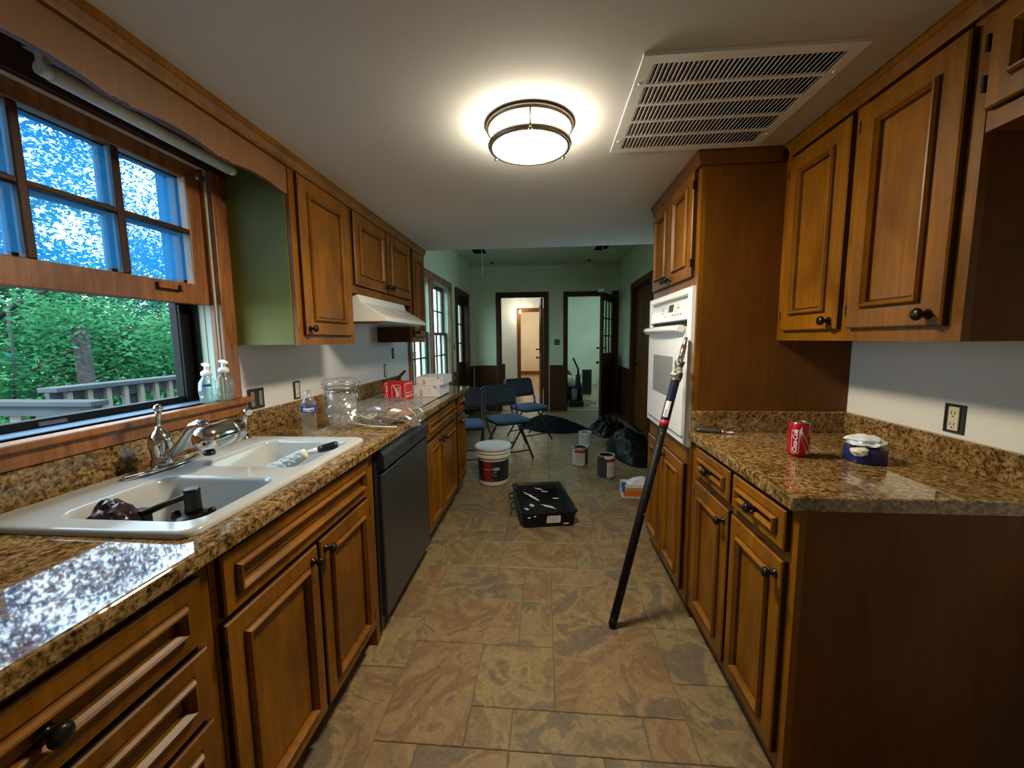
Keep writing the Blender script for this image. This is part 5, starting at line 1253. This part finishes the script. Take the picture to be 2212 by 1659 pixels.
# ------------------------------------------------------------------ bags and cloth on the floor
def heap(name, label, cat, cx, cy, rx, ry, h, rot, mt, seed, n=72, amp=.35, fold=7.0, prof=1.3):
    """creased sheet heap: closed mesh resting on the floor"""
    mb = MB(); ls = []; R = 40
    for i in range(R + 1):
        t = i / R; l = []
        for j in range(n):
            a = 2 * PI * j / n; e = 1 + .22 * noise.noise(Vector((math.cos(a) * 1.5, math.sin(a) * 1.5, seed)))
            x = rx * e * t * math.cos(a); y = ry * e * t * math.sin(a)
            q = Vector((x * 4, y * 4, seed)); z = h * (1 - t ** prof) * (.75 + .5 * noise.noise(q * .5))
            cr = (.5 - abs(noise.noise(Vector((x * fold, y * fold * .7, seed + 3))))) + .5 * (.4 - abs(noise.noise(Vector((x * fold * 2.3, y * fold * 2, seed + 9)))))
            z += amp * h * cr * (1 - t ** 3) * min(1, t * 4 + .4)
            X = x * math.cos(rot) - y * math.sin(rot); Y = x * math.sin(rot) + y * math.cos(rot)
            l.append((cx + X, cy + Y, max(.002, z) if i < R else .002))
        ls.append(l)
    mb.loops(ls[::-1], 0, True, True, False)
    return tag(mb.build(name, mt, loc=(cx, cy, .001)), label, cat)
heap('trash_bag', 'shiny black plastic trash bag slumped beside the tall oven cabinet', 'trash bag', 1.00, 4.62, .27, .54, .27, .12, M['bag'], 2.0, amp=.42, prof=2.4, fold=10)
heap('trash_bag', 'black trash bag farther back by the right wall, behind the larger bag', 'trash bag', .90, 5.72, .30, .36, .20, .1, M['bag'], 6.0, amp=.5, prof=2.2, fold=10)
heap('drop_cloth', 'dark rumpled cloth bundle on the dining floor behind the folding chairs', 'cloth', .10, 6.05, .56, .44, .15, -.75, M['cloth'], 11.0, amp=.6, prof=1.5, fold=9)

# ------------------------------------------------------------------ folding chairs
def make_chair(label, x, y, rot):
    o = thing('folding_chair', label, 'chair', (x, y, 0), 'blue folding chairs', rot)
    W_ = .205
    for s in (-1, 1):
        MB().tube([(s * W_, .245, .775), (s * W_, .215, .70), (s * W_, .150, .50), (s * W_, .10, .38), (s * W_, -.235, .008)], .0115, 9).build('front_leg', M['chairsteel'], o, local=True)
        MB().tube([(s * .185, -.12, .415), (s * .185, .05, .24), (s * .185, .255, .008)], .0105, 9).build('rear_leg', M['chairsteel'], o, local=True)
        MB().tube([(s * .197, .12, .545), (s * .194, .155, .44)], .007, 7).build('brace', M['chairsteel'], o, local=True)
    MB().tube([(-W_, -.175, .09), (W_, -.175, .09)], .008, 8).build('front_stretcher', M['chairsteel'], o, local=True)
    MB().tube([(-.185, .19, .09), (.185, .19, .09)], .008, 8).build('rear_stretcher', M['chairsteel'], o, local=True)
    ls = []
    for z, e in ((.422, -.012), (.418, 0), (.440, .004), (.455, 0), (.462, -.018), (.464, -.05)):
        ls.append([(px, py, z) for px, py, _ in rr(-.195 - e, -.205 - e, .195 + e, .185 + e, .05, 0, 5)])
    ls = [[(px, py, z) for px, py, z in l] for l in ls]
    MB().loops(ls).build('seat', M['seat'], o, local=True)
    MB().loops([[(px, py, z) for px, py, _ in rr(-.190, -.195, .190, .180, .045, 0, 5)] for z in (.405, .4175)]).build('seat_pan', M['chairsteel'], o, local=True)
    ls = []
    for c_, e in ((-.016, -.014), (-.020, -.002), (-.006, .002), (.012, 0), (.018, -.016)):
        l = []
        for px, pz, _ in rr(-.208 - e, .560 - e, .208 + e, .800 + e, .045, 0, 5):
            yb = .172 + (pz - .56) * .33 + .030 * (1 - (px / .208) ** 2)
            l.append((px, yb + c_, pz))
        ls.append(l)
    MB().loops(ls).build('backrest', M['navy'], o, local=True)
    return o
c0 = make_chair('blue folding chair in the middle of the three, nearest the white bucket', -.435, 4.45, math.radians(32))
dup(c0, (-.865, 4.15, 0), math.radians(15), 'blue folding chair half hidden behind the end of the left counter')
dup(c0, (-.22, 5.27, 0), math.radians(38), 'blue folding chair farthest back, in front of the left doorway')

# ------------------------------------------------------------------ things seen through the doorways
o = thing('upright_vacuum', 'black upright vacuum with tilted handle just inside the right doorway', 'vacuum', (.63, 8.0, 0))
MB().box(.46, 7.86, .001, .76, 8.12, .11).build('floor_head', M['black'], o, bevel=.02)
MB().tube([(.66, 8.02, .10), (.665, 8.03, .35), (.66, 8.05, .62)], [.09, .085, .05], 14).build('body', M['black'], o)
MB().tube([(.66, 8.05, .60), (.655, 8.06, .74), (.60, 8.05, .86), (.555, 8.03, .95)], [.022, .02, .018, .02], 10).build('handle', M['black'], o)
MB().lathe([(.055, 0), (.06, .01), (.06, .2), (.05, .22)], (.585, 7.97, .12), 16).build('dust_cup', M['grey'], o)
o = thing('storage_bin', 'dark bin on the floor behind the black vacuum in the right doorway', 'bin', (.53, 8.42, .001))
MB().loops([rr(.42, 8.28, .66, 8.56, .03, .001), rr(.40, 8.26, .68, 8.58, .03, .33), rr(.39, 8.25, .69, 8.59, .03, .335), rr(.39, 8.25, .69, 8.59, .03, .35)], 0, False).build('tub', M['black'], o)
tag(crumple('white_bag', (.52, 8.40, .351), (.10, .11, .10), M['tissue'], None, n=3, amp=.3, seed=31, loc=(.52, 8.40, .351)), 'white crumpled plastic bag on top of the dark bin', 'bag')
tag(crumple('red_pouch', (.52, 8.85, .001), (.11, .12, .28), M['canred'], None, n=3, amp=.3, seed=33, loc=(.52, 8.85, .001)), 'dark red bundle standing behind the dark bin in the right doorway', 'bundle')
o = thing('dark_panel', 'dark framed board leaning on the far wall through the right doorway', 'board', (.98, 9.6, 0))
MB().box(.88, 9.58, .001, 1.10, 9.62, .60).build('board', M['boxdark'], o, bevel=.004); MB().box(.90, 9.575, .05, 1.08, 9.58, .55).build('face', M['black'], o)
o = thing('floor_scraps', 'pale strips of trim lying on the floor in the right doorway', 'trim strips', (.95, 8.4, 0))
for k, (x0, y0, x1, y1) in enumerate(((.80, 8.0, 1.16, 7.80), (.78, 8.6, 1.2, 8.3), (.86, 7.72, 1.12, 7.66))):
    MB().tube([(x0, y0, .012 + .012 * k), (x1, y1, .012 + .012 * k)], .011, 6).build('strip', M['whitep'], o)
o = thing('white_board', 'white narrow board leaning beside a dark round item at the right of the right doorway', 'board', (1.06, 8.0, 0))
MB().add([(1.02, 8.0, .001), (1.06, 8.0, .001), (1.06, 8.02, .001), (1.02, 8.02, .001), (1.05, 8.14, .52), (1.09, 8.14, .52), (1.09, 8.16, .52), (1.05, 8.16, .52)], [(0, 1, 2, 3), (4, 5, 6, 7), (0, 1, 5, 4), (1, 2, 6, 5), (2, 3, 7, 6), (3, 0, 4, 7)]).build('board', M['whitep'], o)
tag(MB().lathe([(.001, -.08), (.10, -.075), (.14, -.03), (.14, .03), (.10, .075), (.001, .08)], n=22, F=lambda x, y, z: (1.17 + z, 8.25 + x, .141 + y)).build('cable_reel', M['black'], loc=(1.17, 8.25, .001)), 'dark round reel at the right inside the right doorway', 'reel')
o = thing('striped_chair', 'patterned chair back peeking from the left inside the left doorway', 'chair', (-.88, 8.3, 0))
MB().box(-.93, 8.1, .45, -.52 - .33, 8.45, .50).build('seat', M['maroon'], o, bevel=.01)
for x in (-.925, -.87):
    for y in (8.11, 8.43): MB().box(x, y, .001, x + .02, y + .02, .45).build('leg', M['wains'], o)
MB().box(-.93, 8.42, .50, -.85, 8.45, .82).build('backrest', M['maroon'], o, bevel=.008)
